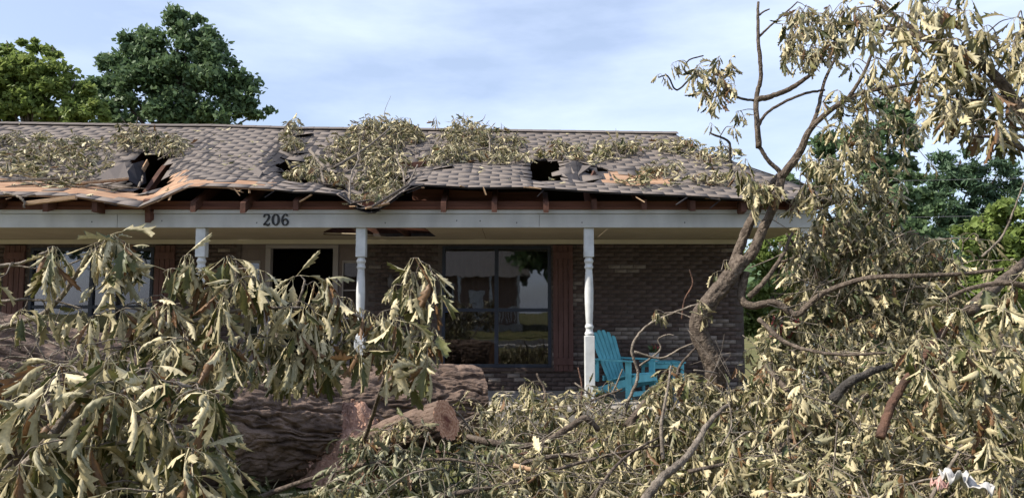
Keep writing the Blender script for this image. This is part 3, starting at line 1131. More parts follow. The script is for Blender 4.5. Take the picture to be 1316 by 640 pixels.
sd = deck.modifiers.new('thickness', 'SOLIDIFY')
sd.thickness = 0.016
sd.offset = -1
# shingles
SW, SH_, ST = 0.29, 0.20, 0.0026


SQ = [(0, 3, 2, 1), (4, 5, 6, 7), (0, 1, 5, 4), (1, 2, 6, 5), (2, 3, 7, 6), (3, 0, 4, 7)]
STRI = np.array([t_ for a, b, c, d in SQ for t_ in ((a, b, c), (a, c, d))])
EXPO = 0.138
nrow = int(3.82 / EXPO)
sh = []
for r in range(nrow + 1):
    s = r * EXPO / 3.82
    x = XL + (r % 2) * SW / 2 + R(-.02, .02)
    while x < xmax(s) - 0.06:
        X = x
        x += SW
        ss = min(s + 0.02, 1)
        u = upx(X, YE + RUN * ss)
        jit = 2 * vnoise(X * 6 + 3, ss * 22) - 1
        if in_zone(u, ss, HOLES, jit) or in_zone(u, ss + 0.02, HOLES, jit):
            continue
        if r > 0 and in_zone(u, ss, BARE, 2 * vnoise(X * 3 + 3, ss * 15) - 1) and R(0, 1) < 0.86:
            continue
        if R(0, 1) < 0.012 and s < .9:
            continue
        if s > 0.985:
            continue
        dam = abs(float(roof_z(X, s)) - (ZE + SL * RUN * s + float(np.interp(X, [-9.0, 2.9], [0.18, 0.0])) * s))
        loose = R(.02, .07) if R(0, 1) < 0.10 * dam + .004 else 0.0
        s2 = min(1.0, s + SH_ / 3.82)
        sk = R(-.0006, .0006)
        xa, xb = X - SW / 2 + .0015, min(X + SW / 2 - .0015, xmax(s))
        C4 = []
        for (xx, sv, off) in ((xa, s - .004 + sk, .0085 + loose * R(.3, 1)), (xb, s - .004 - sk, .0085 + loose), (min(xb, xmax(s2)), s2, .004), (min(xa, xmax(s2)), s2, .004)):
            C4.append([xx, YE + RUN * sv, float(roof_z(xx, max(0, sv))) + off])
        C4 = np.array(C4)
        sh.append((u, s, C4))
# those that show largest: steep collapsed area and clear area between the leaf heaps
sh.sort(key=lambda q: (0 if (225 < q[0] < 360) else 1 if (530 < q[0] < 1000) else 2 if (0 < q[0] < 225 and q[1] > .7) else 3, q[1]))
acc = Acc()
hO = np.array(org(house))
for i, (u, s, C4) in enumerate(sh):
    V8 = np.vstack([C4 - np.array([0, 0, .0045]), C4])
    if i < 300:
        c0 = C4.mean(0)
        o = link('shingle', np_mesh('shingle', V8 - c0, STRI, M_shingle, (R(0, 1),) * 3), roof)
        o.location = Vector(c0 - hO)
    else:
        acc.add(V8, STRI, (R(0, 1),) * 3)
o = acc.build('shingle_courses', M_shingle, roof, smooth=False)
o['kind'] = 'stuff'
# ridge caps
rc = []
for i, X in enumerate(np.arange(XL, 2.8, 0.26)):
    X1 = X + 0.30
    za, zb = float(roof_z(X, 1.0)) + 0.02, float(roof_z(X1, 1.0)) + 0.024
    mb = MB()
    yr = YE + RUN
    mb.v = [Vector(q) for q in ((X, yr - .13, za - .052), (X1, yr - .13, zb - .052), (X1, yr, zb + .012), (X, yr, za + .012), (X, yr + .13, za - .052), (X1, yr + .13, zb - .052))]
    mb.f = [(0, 1, 2, 3), (3, 2, 5, 4)]
    o = part(mb, 'ridge_cap', M_shingle, 0, roof)
    o.modifiers.new('thickness', 'SOLIDIFY').thickness = 0.01
# hip end, gablet, rear slope
s68 = 0.68
gz = float(roof_z(3.06, s68))
gy = YE + RUN * s68
rz_, ry_ = float(roof_z(2.92, 1.0)), YE + RUN
part(MB().prism([Vector((4.36, YE, ZE)), Vector((4.36, 16.74, ZE)), Vector((3.06, 2 * ry_ - gy, gz)), Vector((3.06, gy, gz))], (0.0, 0, -0.03)), 'hip_slope', M_shingle, 0, roof)
part(MB().prism([Vector((3.0, gy + .1, gz)), Vector((3.0, 2 * ry_ - gy - .1, gz)), Vector((2.90, ry_, rz_ - .04))], (-0.05, 0, 0)), 'gablet_wall', M_trim, 0, roof)
part(MB().prism([Vector((XL, ry_ + .02, rz_ + .2)), Vector((2.92, ry_ + .02, rz_)), Vector((3.06, 2 * ry_ - gy, gz)), Vector((4.36, 16.74, ZE)), Vector((XL, 16.74, ZE + .02))], (0, 0, -0.03)), 'rear_slope', M_shingle, 0, roof)
part(MB().prism([Vector((XL, YE + .3, 2.9)), Vector((XL, 16.6, 2.9)), Vector((XL, ry_, 4.7))], (0.1, 0, 0)), 'gable_wall', M_sideW, 0, roof)
# rafters
for k in range(-10, 14):
    X = -4.236 + 0.665 * k + R(-.02, .02)
    if X > 4.2 or X < XL + .1:
        continue
    u = upx(X, 9.95)
    if 440 < u < 525:
        continue
    smax = 1.0 if X < 2.9 else max(.1, .68 * (4.36 - X) / 1.3 * .9)
    top = []
    if 150 < u < 222 or 350 < u < 405 or 672 < u < 735:
        smax = .13
    q0_ = R(.0, .04)
    for q in np.linspace(q0_, smax - .01, 14):
        zb = ZE + SL * RUN * q - .035
        zr = min(float(roof_z(X + e_, min(1, max(0, q + f_)))) for e_ in (-.12, 0, .12) for f_ in (-.05, 0, .05)) - .05
        top.append((YE + RUN * q, min(zb, zr) if q > .05 else zb))
    poly = [Vector((X - .021, y_, z_)) for y_, z_ in top] + [Vector((X - .021, y_ + (.05 if n_ == len(top) - 1 else 0), z_ - .14)) for n_, (y_, z_) in reversed(list(enumerate(top)))]
    part(MB().prism(poly, (.07, 0, 0)), 'rafter', M_rafter, 0, roof)
# back plate behind the rafters, inner soffit boards hanging
part(MB().box(XL, XR, YW + .02, YW + .12, ZC + .07, 2.95), 'top_plate', M_rafter, 0, roof)
for (x0, x1, yy, tilt) in ((530, 640, 10.45, .02), (640, 700, 10.5, -.03)):
    A, B = at(x0, 252, yy), at(x1, 254, yy)
    part(MB().beam(A + Vector((0, 0, tilt)), B, 0.02, 0.16), 'blocking_board', M_board, 0, roof)
# loose wood at the eave
for (a, b, w, h, mm) in (((34, 261.5, 9.78), (98, 254, 9.84), .06, .05, M_tornwood), ((478, 266, 9.74), (526, 237, 9.82), .10, .022, M_shingle), ((470, 268, 9.78), (500, 262, 9.9), .08, .02, M_tornwood),
                         ((105, 236, 10.4), (165, 230, 10.7), .09, .03, M_tornwood), ((0, 233, 10.3), (110, 228, 10.5), .05, .03, M_bark_grey), ((515, 214, 11.6), (548, 211, 11.6), .04, .09, M_rafter),
                         ((450, 262, 9.9), (476, 257, 10.0), .12, .015, M_shingle), ((757, 236, 10.9), (764, 221, 11.0), .035, .06, M_rafter), ((182, 222, 11.6), (190, 208, 11.8), .02, .09, M_tornwood)):
    part(MB().beam(at(*a), at(*b), w, h), 'broken_board', mm, 0.004, roof)
for k in range(26):
    u = R(5, 950)
    A = Vector(roof_pt0(u, .01)) + Vector((0, -R(.0, .05), -R(.0, .05)))
    Bq = A + Vector((R(-.22, .22), R(-.10, .06), R(-.12, .03)))
    part(MB().beam(A, Bq, R(.012, .05), R(.006, .014)), 'splinter', M_tornwood if k % 3 else M_felt_shade, 0, roof)
# crumpled shingle flaps round the holes
def flap(pts, nm='shingle_flap', m=M_shingle):
    mb = MB()
    mb.v = [at(*q) for q in pts]
    mb.f = [tuple(range(len(pts)))]
    o = part(mb, nm, m, 0, roof)
    o.modifiers.new('thickness', 'SOLIDIFY').thickness = 0.018


flap([(158, 229, 11.0), (170, 211, 11.4), (184, 207, 11.9), (187, 236, 11.6), (177, 240, 11.1)], m=M_felt_shade)  # shingled flap; its shaded face is put in as dark colour
flap([(120, 233, 10.75), (140, 219, 11.0), (160, 210, 11.3), (166, 230, 10.95), (150, 235, 10.8)])
flap([(722, 238, 10.75), (732, 214, 11.2), (760, 214, 11.2), (744, 226, 10.9), (746, 240, 10.7)])
flap([(322, 212, 11.0), (338, 222, 10.6), (332, 232, 10.4), (322, 231, 10.45)])
flap([(236, 240, 10.2), (246, 229, 10.35), (256, 238, 10.2)])
flap([(790, 222, 11.1), (770, 215, 11.3), (786, 213, 11.35)])

# ================================================================== LEAFY BOUGHS ON THE ROOF
def roof_pt(u, s, h=0.0):
    Y = YE + RUN * s
    X = (u - 658) / F * Y
    return np.array([X, Y, float(roof_z(X, s)) + h])


def roof_bough(label, blobs, size=0.155, sticks=(), n_obj=60, name='leafy_branch'):
    """blobs: (u0, u1, s0, s1, heap height, leaves, flat share)"""
    b0 = blobs[0]
    c = roof_pt((b0[0] + b0[1]) / 2, (b0[2] + b0[3]) / 2)
    th = tag(empty(name, Vector(c)), label, 'branch', 'boughs lying on the roof')
    leaves = []
    tw = Acc()
    for (u0, u1, s0, s1, hh, n, flat) in blobs:
        cl = max(1, int(n * 1.45) // 9)
        for k in range(cl):
            a, r = R(0, 6.283), math.sqrt(R(0, 1))
            u = (u0 + u1) / 2 + math.cos(a) * r * (u1 - u0) / 2
            s = (s0 + s1) / 2 + math.sin(a) * r * (s1 - s0) / 2
            top = hh * (1 - r ** 2) * R(.1, 1.15) * (.35 + 1.2 * float(vnoise(u * .07 + 9, s * 14))) + 0.04
            if R(0, 1) < flat:
                for _ in range(9):
                    q = roof_pt(u + R(-9, 9), min(1, s + R(-.03, .03)), 0.015 + R(0, .05))
                    dd = np.array([R(-1, 1), R(-1, 1), R(-.15, .35)])
                    leaves.append((q, frame(dd, np.array([R(-.6, .6), R(-.6, .6), R(-1, .4)])), size * R(.7, 1.1), 'hang'))
            else:
                p = roof_pt(u, min(s, 1), top + 0.1)
                q = roof_pt(u + R(-14, 14), min(1, max(0, s + R(-.06, .06))), 0.02)
                V, T, C, _ = tube([q, (p + q) / 2 + np.array([R(-.08, .08), 0, .04]), p], [.007, .005, .003], n=4, sub=3)
                tw.add(V, T)
                leaves += cluster_leaves([np.array(x) for x in C[len(C) // 2:]], 9, size, spread=1.0, hang=.75)
        for k in range(max(2, n // 28)):
            q0 = roof_pt(R(u0, u1), min(1, R(s0, s1)), R(.02, .05 + hh * .5))
            q1 = roof_pt(R(u0, u1), min(1, R(s0, s1)), R(.02, .1 + hh * .9))
            dv = (q1 - q0)
            dv = dv / (np.linalg.norm(dv) + .01) * R(.25, .7)
            V, T, _, _ = tube([q0, q0 + dv * .5 + rng.normal(size=3) * .04, q0 + dv + rng.normal(size=3) * .06], [.009, .006, .003], n=4, sub=4)
            tw.add(V, T)
    for (pts, w0, w1) in sticks:
        W = [at(*q) for q in pts]
        V, T, C, _ = tube(W, np.linspace(w0, w1, len(W)) / 2 * 11 / F, n=6, sub=5, wob=.02)
        a = Acc()
        a.add(V, T)
        a.build('branch', M_bark_grey, th)
    if tw.n:
        tw.build('twigs', M_bark_grey, th)['kind'] = 'stuff'
    put_leaves(th, leaves, n_obj, False)
    return th


roof_bough('flat spread of wilted leaves on the sunken roof beside the dark hole',
           [(-30, 75, .42, .80, .10, 330, .7), (50, 135, .36, .72, .12, 260, .65), (-20, 60, .30, .45, .08, 90, .8), (60, 100, .12, .24, .08, 50, .6)],
           sticks=[([(0, 243, 10.3), (50, 236, 10.5), (110, 240, 10.4), (160, 232, 10.8)], 3, 1.5), ([(20, 232, 10.6), (70, 240, 10.4), (130, 229, 10.8)], 2.5, 1.2), ([(60, 230, 10.6), (120, 238, 10.4), (190, 243, 10.3)], 2.5, 1),
                   ([(178, 241, 10.3), (182, 232, 10.5), (184, 226, 10.6)], 3, 2), ([(22, 252, 9.75), (30, 258, 9.72), (32, 268, 9.74)], 3, 2), ([(5, 248, 9.85), (25, 253, 9.8), (45, 250, 9.9)], 3, 2)])
roof_bough('fringe of wilted leaves hanging over the dark roof hole', [(140, 232, .58, .74, .20, 230, .2), (196, 230, .50, .64, .15, 60, .0), (150, 170, .74, .92, .1, 60, .4)])
roof_bough('leaf clump draped down the torn roof valley', [(362, 384, .62, 1.0, .22, 130, .1), (370, 425, .22, .5, .35, 190, .05)],
           sticks=[([(398, 193, 11.3), (410, 208, 11.0), (418, 217, 10.8)], 5, 4), ([(417, 236, 10.4), (414, 226, 10.6), (412, 215, 10.8)], 4, 2)])
roof_bough('tallest heap of wilted leafy boughs on the roof', [(445, 538, .62, .98, .42, 520, .05), (415, 470, .5, .75, .22, 200, .1), (462, 520, .30, .62, .25, 240, .05), (420, 445, .12, .3, .1, 60, .1)],
           sticks=[([(448, 262, 10.0), (452, 225, 10.6), (460, 205, 11.1), (462, 180, 11.8)], 3, 1.5), ([(520, 238, 10.4), (518, 222, 10.7), (510, 205, 11.2)], 3, 2), ([(430, 215, 11.0), (470, 190, 11.6), (500, 165, 12.0)], 4, 2)])
roof_bough('leaf spill filling the broken notch of the eave', [(455, 515, .02, .20, .16, 150, .1), (455, 500, .2, .38, .2, 120, .0)],
           sticks=[([(480, 258, 9.9), (510, 246, 10.2), (536, 222, 10.7)], 2.5, 1.5), ([(524, 238, 10.2), (530, 227, 10.5), (536, 212, 10.8)], 3, 2)])
roof_bough('broad heap of leafy boughs on the raised roof sheet', [(566, 630, .56, .98, .38, 380, .1), (600, 672, .55, .85, .22, 200, .2), (545, 600, .36, .6, .25, 190, .15), (590, 680, .40, .56, .12, 130, .4)],
           sticks=[([(628, 205, 11.5), (630, 185, 11.9), (627, 170, 12.2)], 3, 1.5), ([(560, 220, 11.0), (590, 200, 11.4), (625, 190, 11.8)], 4, 2)])
# bare-topped sprig above the ridge
sp = tag(empty('leafy_sprig', Vector(roof_pt(561, .95))), 'small upright sprig of wilted leaves poking above the ridge', 'sprig')
V, T, C, _ = tube([roof_pt(566, .9, .05), at(563, 165, 12.9), at(560, 149, 12.9)], [.008, .006, .003], n=5)
a = Acc(); a.add(V, T); a.build('stem', M_bark_grey, sp)
put_leaves(sp, cluster_leaves([np.array(c) for c in C[len(C) // 2:]], 12, .14, spread=.5), 12)
roof_bough('small leaf tuft beside the dark square roof hole', [(690, 752, .50, .70, .14, 130, .3)])
roof_bough('leaf tuft on the shingles between the roof hole and the hip', [(762, 822, .50, .72, .13, 190, .35), (735, 765, .4, .5, .06, 40, .6)])
roof_bough('leaf drift along the hip end of the roof', [(838, 900, .58, .76, .12, 130, .4), (895, 950, .42, .62, .12, 120, .4)], sticks=[([(905, 197, 12.1), (922, 201, 11.9), (930, 204, 11.7)], 3, 2)])
roof_bough('leaf scatter on the bare wooden patch of the roof', [(828, 880, .24, .38, .07, 90, .5), (800, 870, .10, .18, .05, 50, .7)])
roof_bough('last small leaf patch near the eave corner', [(888, 945, .10, .22, .06, 70, .6)])
# loose leaves strewn over the shingles
a = Acc()
for _ in range(420):
    u, s = R(-20, 1000), R(0.02, .97)
    Y = YE + RUN * s
    X = (u - 658) / F * Y
    if X > xmax(s) - .1 or in_zone(u, s, HOLES, 0):
        continue
    if vnoise(u * .03, s * 6) < .45:
        continue
    v, t = LO['hang'][int(rng.integers(30))]
    q = roof_pt(u, s, 0.03)
    a.add(v @ (frame(np.array([R(-1, 1), R(-1, 1), R(-.1, .2)]), np.array([R(-.5, .5), R(-.5, .5), -1.0])) * .12 * R(.6, 1.1)).T + q, t, _tint())
tag(a.build('scattered_leaves', M_leaf), 'loose dry leaves strewn over the roof shingles', 'leaves', kind='stuff')

# ================================================================== LOGS
def log(name, label, P, rad, nA, nS, amp, fr, cap_name, cap_mat, cap_bulge=0.0):
    P = [Vector(p) for p in P]
    C, r = smooth_path(P, rad, max(2, nS // (len(P) - 1)))
    T = np.gradient(C, axis=0)
    T /= np.linalg.norm(T, axis=1)[:, None]
    up = np.array([0, 0, 1.0])
    N = up[None] - T * (T @ up)[:, None]
    N /= np.linalg.norm(N, axis=1)[:, None]
    B = np.cross(T, N)
    ang = np.linspace(0, 2 * math.pi, nA, endpoint=False)
    per = int(fr)
    seg = np.linalg.norm(np.diff(C, axis=0), axis=1)
    L = np.concatenate([[0], np.cumsum(seg)])
    A, Lg = np.meshgrid(ang / (2 * math.pi) * per, L)
    warp = 2.4 * (vnoise(A * .5, Lg * 2.6 + 5, max(1, per // 2)) - .5) + .8 * (vnoise(A, Lg * 9 + 15, per) - .5)
    n1 = vnoise(A + warp, Lg * 1.7, per)
    n2 = vnoise(A * 2 + warp * 2, Lg * 4.5 + 31, per * 2)
    n3 = vnoise(A * 4 + 5, Lg * 24 + 11, per * 4)
    g1 = np.exp(-np.abs((n1 - .5) / .085) ** 1.3)
    g2 = np.exp(-np.abs((n2 - .5) / .09) ** 1.3)
    h = amp * (.9 - 1.5 * g1 - .8 * g2 + .55 * n3 + .3 * n1)
    big = .05 * (vnoise(A / per * 4, Lg * .9, 4) - .5) * r[:, None] / .4
    rr = r[:, None] + h + big
    V = C[:, None] + rr[..., None] * (np.cos(ang)[None, :, None] * N[:, None] + np.sin(ang)[None, :, None] * B[:, None])
    m = len(C)
    V = V.reshape(-1, 3)
    i, k = np.meshgrid(np.arange(m - 1), np.arange(nA), indexing='ij')
    k2 = (k + 1) % nA
    a_, b_, c_, d_ = i * nA + k, i * nA + k2, (i + 1) * nA + k2, (i + 1) * nA + k
    tris = np.concatenate([np.stack([a_, b_, c_], -1).reshape(-1, 3), np.stack([a_, c_, d_], -1).reshape(-1, 3)])
    base = Vector((C[m // 2][0], C[m // 2][1], 0.0))
    th = tag(empty(name, base), label, 'log')
    ac = Acc()
    ac.add(V, tris)
    ac.build('bark', M_log, th)
    # sawn ends
    for e, idx in ((0, 0), (1, (m - 1))):
        ring = V[idx * nA:(idx + 1) * nA]
        cc = C[idx]
        sgn = 1 if e else -1
        W = [cc + T[idx] * sgn * cap_bulge]
        for f in (0.35, 0.7, 0.97):
            pr = cc + (ring - cc) * f
            pr = pr + T[idx] * sgn * (cap_bulge * (1 - f) + 0.012 * (vnoise(np.arange(nA) * .3 + f * 9, np.full(nA, f * 7)) - .5)[:, None])
            W += list(pr)
        W += list(ring)
        tr = []
        kk = np.arange(nA)
        for q in range(nA):
            q2 = (q + 1) % nA
            tr.append((0, 1 + q, 1 + q2))
            for lv in range(3):
                o1, o2 = 1 + lv * nA, 1 + (lv + 1) * nA
                tr += [(o1 + q, o2 + q, o2 + q2), (o1 + q, o2 + q2, o1 + q2)]
        tr = np.array(tr)
        if not e:
            tr = tr[:, ::-1]
        W = np.array(W)
        me = np_mesh(cap_name, W - cc, tr, cap_mat, (0.5, .5, .5), False)
        o = link(cap_name, me, th)
        o.location = Vector(cc) - base
    return th


log('fallen_log', 'huge furrowed tree trunk lying under the hanging leaves', [(-5.9, 4.6, .92), (-3.75, 5.55, .80), (-2.6, 6.45, .55), (-1.72, 7.0, .43)], [.66, .60, .50, .44], 420, 330, .036, 44, 'cut_face', M_saw, .10)
log('sawn_log', 'shorter round log lying close to the porch below the window', [(-2.9, 8.15, .43), (-1.6, 8.45, .43), (-.37, 8.78, .42)], [.43, .42, .40], 300, 200, .032, 38, 'cut_face', M_ring)
p1, p2 = at(440, 596, 6.75), at(574, 540, 6.25)
log('sawn_limb', 'sawn limb stub with reddish cut end among leaves', [p1, (p1 + p2) / 2 + Vector((0, 0, .02)), p2], [.17, .165, .155], 170, 100, .015, 26, 'cut_face', M_ring)
p1, p2 = at(700, 520, 8.7), at(668, 505, 8.9)
# sawdust heap at the trunk end
th = []
V, T = [], []
n, mr = 40, 16
cc = np.array([-1.45, 6.85, 0.02])
a = Acc()
ring = [cc + np.array([0, 0, .66])]
for j in range(1, mr + 1):
    f = j / mr
    for k in range(n):
        an = 6.283 * k / n
        h = .66 * (1 - f ** 1.5) + .22 * (vnoise(k * .5, j * .5) - .5) * (1 - f) + .03 * R(-1, 1)
        ring.append(cc + np.array([math.cos(an) * f * .52, math.sin(an) * f * .46, max(0, h)]))
tr = [(0, 1 + k, 1 + (k + 1) % n) for k in range(n)]
for j in range(mr - 1):
    for k in range(n):
        A0, A1, B0, B1 = 1 + j * n + k, 1 + j * n + (k + 1) % n, 1 + (j + 1) * n + k, 1 + (j + 1) * n + (k + 1) % n
        tr += [(A0, B0, B1), (A0, B1, A1)]
a.add(ring, tr)
for _ in range(900):
    f, an = math.sqrt(R(0, 1)), R(0, 6.283)
    q = cc + np.array([math.cos(an) * f * .6, math.sin(an) * f * .55, max(0.01, .66 * (1 - f ** 1.5)) + R(0, .04)])
    a.add(q + rng.normal(size=(3, 3)) * .014, [(0, 1, 2)])
tag(a.build('sawdust', M_saw, smooth=False), 'pinkish brown sawdust heap against the sawn trunk end', 'sawdust', kind='stuff')

# ================================================================== HANGING BOUGHS, FRONT LEFT
bough('leafy_bough', 'leaf tuft hanging alone before the dark left window', 'branch',
      [([(-120, 420, 4.0), (-20, 350, 4.0), (28, 338, 4.0), (62, 322, 4.0)], 8, 3, M_bark_grey), ([(-60, 350, 4.0), (10, 342, 4.05), (48, 345, 4.0)], 4, 2, M_bark_grey)],
      tips=[(62, 318, 4.0, 9, .21), (58, 330, 4.0, 5, .19), (72, 326, 4.05, 5, .2), (64, 352, 4.0, 4, .16), (8, 352, 3.9, 4, .2)], n_obj=300, limp=.86, fill=1.1, group='leafy boughs in front of the trunk')
bough('leafy_bough', 'dense long leaf tuft reaching up to the porch beam', 'branch',
      [([(-60, 470, 4.3), (60, 400, 4.2), (110, 335, 4.15), (140, 306, 4.1)], 9, 4, M_bark_grey), ([(60, 352, 4.1), (100, 335, 4.1), (135, 318, 4.1)], 3, 2, M_bark_grey)],
      tips=[(140, 304, 4.1, 10, .2), (150, 306, 4.1, 8, .2), (125, 312, 4.1, 7, .18), (160, 318, 4.15, 7, .19), (138, 330, 4.1, 8, .19), (150, 340, 4.1, 7, .18), (120, 322, 4.0, 5, .18), (142, 352, 4.1, 6, .15), (172, 330, 4.2, 4, .17)],
      n_obj=300, limp=.86, fill=1.1, group='leafy boughs in front of the trunk')
bough('leafy_bough', 'low leaf spray lying along the left frame edge before the trunk', 'branch',
      [([(-80, 410, 4.2), (0, 388, 4.1), (60, 386, 4.1), (105, 396, 4.1)], 6, 2, M_bark_grey)],
      regions=[([(-20, 382), (70, 380), (105, 392), (100, 402), (-20, 402)], 4.1, 4.1, .3, 26, 6, .17, 1), ([(-20, 440), (60, 455), (55, 500), (-20, 520)], 4.6, 4.4, .4, 40, 6, .16, 1)], n_obj=200, group='leafy boughs in front of the trunk')
G1 = 'leafy boughs in front of the trunk'
bough('leafy_bough', 'widest drooping bough with pale leaves across the trunk', 'branch',
      [([(-60, 640, 4.1), (60, 520, 4.2), (180, 440, 4.2), (300, 400, 4.2), (390, 395, 4.3)], 11, 4, M_bark_grey), ([(180, 440, 4.2), (225, 380, 4.2), (240, 345, 4.2)], 7, 3, M_bark_grey), ([(290, 402, 4.2), (302, 360, 4.2), (305, 340, 4.2)], 5, 3, M_bark_grey),
       ([(60, 520, 4.2), (170, 500, 4.0), (240, 478, 4.0)], 9, 4, M_bark_grey)],
      regions=[([(95, 425), (130, 390), (200, 372), (240, 400), (250, 440), (200, 465), (110, 455)], 4.2, 4.1, .5, 27, 7, .19, 1),
               ([(205, 345), (245, 330), (262, 370), (320, 345), (345, 375), (350, 440), (310, 470), (250, 480), (215, 430)], 4.2, 4.1, .5, 28, 7, .2, 1)],
      tips=[(235, 330, 4.15, 7, .2), (222, 345, 4.2, 7, .19), (250, 345, 4.2, 6, .19), (300, 333, 4.2, 7, .2), (318, 345, 4.15, 7, .2), (330, 362, 4.15, 7, .2), (282, 362, 4.2, 5, .18), (205, 380, 4.1, 6, .18),
            (255, 470, 4.0, 7, .18), (310, 465, 4.0, 7, .18)], n_obj=300, limp=.82, fill=1.25, group=G1)
bough('leafy_bough', 'middle drooping bough with leaf tufts before the black doorway', 'branch',
      [([(200, 600, 4.8), (300, 500, 4.6), (370, 420, 4.5), (440, 400, 4.4), (480, 420, 4.4)], 8, 3, M_bark_grey), ([(370, 420, 4.5), (385, 385, 4.4), (392, 360, 4.4)], 5, 3, M_bark_grey), ([(410, 405, 4.45), (418, 380, 4.4), (422, 365, 4.4)], 5, 3, M_bark_grey)],
      regions=[([(345, 400), (380, 380), (430, 390), (470, 405), (480, 450), (430, 475), (350, 470)], 4.45, 4.35, .5, 26, 7, .2, 1)],
      tips=[(385, 354, 4.4, 6, .2), (395, 366, 4.4, 6, .19), (420, 360, 4.4, 6, .2), (425, 376, 4.4, 6, .2), (372, 395, 4.4, 6, .2), (452, 386, 4.4, 7, .2), (465, 398, 4.4, 6, .2), (380, 440, 4.3, 7, .2), (350, 455, 4.3, 7, .2), (405, 450, 4.3, 7, .19)],
      n_obj=300, limp=.82, fill=1.25, group=G1)
bough('leafy_bough', 'tall drooping tuft standing left of the big window', 'branch',
      [([(440, 640, 6.6), (470, 560, 6.0), (500, 470, 5.0), (522, 400, 4.55), (540, 336, 4.5)], 8, 3, M_bark)],
      regions=[([(480, 410), (520, 385), (555, 395), (562, 430), (550, 470), (500, 475), (478, 450)], 4.5, 4.4, .4, 24, 6, .2, 1)],
      tips=[(538, 332, 4.5, 6, .19), (545, 338, 4.5, 5, .2), (534, 350, 4.5, 5, .18), (556, 352, 4.5, 4, .2), (512, 366, 4.5, 4, .17), (528, 372, 4.5, 6, .19), (545, 378, 4.5, 6, .2), (500, 398, 4.4, 6, .2), (556, 420, 4.5, 6, .19), (530, 440, 4.4, 7, .2), (540, 440, 4.4, 5, .17), (490, 440, 4.4, 6, .2)],
      n_obj=300, limp=.82, fill=1.25, group=G1)
bough('leafy_bough', 'nearest big-leaved bough filling the lower left corner', 'branch',
      [([(-80, 700, 3.3), (40, 590, 3.3), (120, 500, 3.35), (200, 490, 3.4), (260, 500, 3.5)], 16, 5, M_bark_grey), ([(40, 590, 3.3), (140, 570, 3.3), (250, 560, 3.4)], 8, 3, M_bark_grey), ([(200, 640, 3.6), (180, 605, 3.5), (215, 600, 3.5)], 6, 3, M_bark_grey)],
      regions=[([(0, 490), (60, 470), (130, 455), (185, 450), (260, 470), (275, 520), (290, 640), (0, 640)], 3.45, 3.3, .5, 44, 7, .215, 2)],
      tips=[(150, 452, 3.35, 6, .25), (95, 478, 3.3, 6, .24), (195, 470, 3.35, 6, .22), (60, 505, 3.2, 6, .23), (255, 500, 3.4, 6, .2), (275, 530, 3.5, 6, .19)], n_obj=300, limp=.62, fill=1.25, group=G1)
# grey dead twigs over the trunk top
for k, (pts, w, lab) in enumerate(((([(-40, 424, 4.6), (10, 420, 4.6), (42, 421, 4.6), (48, 440, 4.6), (30, 468, 4.6)]), 4, 'pale hooked twig bending over the trunk top at the frame edge'),
                                   (([(46, 440, 4.5), (58, 462, 4.5), (64, 478, 4.5), (64, 505, 4.5)]), 3, 'short pale twig forking down beside the hooked twig'),
                                   (([(-40, 520, 4.3), (20, 522, 4.3), (58, 524, 4.3)]), 7, 'dark straight stick lying against the trunk at the frame edge'))):
    bough('bare_twig', lab, 'twig', [(pts, w, w * .6, M_bark_grey if k < 2 else M_bark)])

# ================================================================== CENTRE DEBRIS
G2 = 'brush heaped in the yard'
bough('brush_bough', 'low grey-green leaf litter bough, darkened for shade, below the sawn limb', 'branch',
      [([(330, 640, 6.0), (450, 600, 6.0), (560, 590, 5.9), (640, 600, 5.9)], 8, 3, None)],
      regions=[([(440, 560), (480, 545), (545, 560), (600, 560), (640, 570), (640, 650), (400, 650), (430, 600)], 6.4, 5.5, .5, 24, 7, .17, 2)], n_obj=0, lm=M_leaf_green_shade, limp=.5, group=G2)  # leaf colour here is greener and carries painted shade
bough('brush_bough', 'small leaf tuft on the stub end beside the sawn log', 'branch',
      [([(570, 560, 7.3), (620, 530, 7.6), (650, 520, 7.7)], 8, 3, None)],
      regions=[([(595, 510), (640, 505), (660, 530), (630, 570), (590, 560)], 7.6, 7.0, .5, 19, 6, .14, 2), ([(462, 545), (535, 530), (552, 548), (500, 570), (455, 570)], 6.2, 6.1, .3, 20, 6, .15, 2)], n_obj=40, hi=False, group=G2)
bough('brush_bough', 'leafy brush in front of the porch edge below the window', 'branch',
      [([(640, 600, 7.0), (670, 545, 7.5), (700, 510, 7.8), (690, 480, 7.9)], 6, 3, None), ([(700, 560, 7.2), (750, 520, 7.5), (800, 500, 7.6)], 6, 3, None)],
      regions=[([(640, 505), (690, 482), (725, 500), (790, 512), (835, 515), (820, 560), (700, 570), (640, 560)], 7.7, 7.0, .6, 20, 7, .15, 3), ([(752, 482), (785, 490), (785, 515), (755, 512)], 8.6, 8.5, .3, 14, 6, .14, 1)], n_obj=60, hi=False, group=G2)
bough('brush_bough', 'sunlit leaf heap in the middle foreground between bare branches', 'branch',
      [([(560, 640, 5.6), (660, 620, 5.7), (760, 590, 5.9), (860, 570, 6.2)], 8, 3, None), ([(760, 640, 5.5), (800, 590, 5.8), (850, 560, 6.2)], 6, 3, None)],
      regions=[([(640, 590), (700, 565), (780, 545), (880, 540), (930, 560), (930, 650), (620, 650)], 6.7, 5.4, .6, 26, 9, .175, 3)], n_obj=200, group=G2)
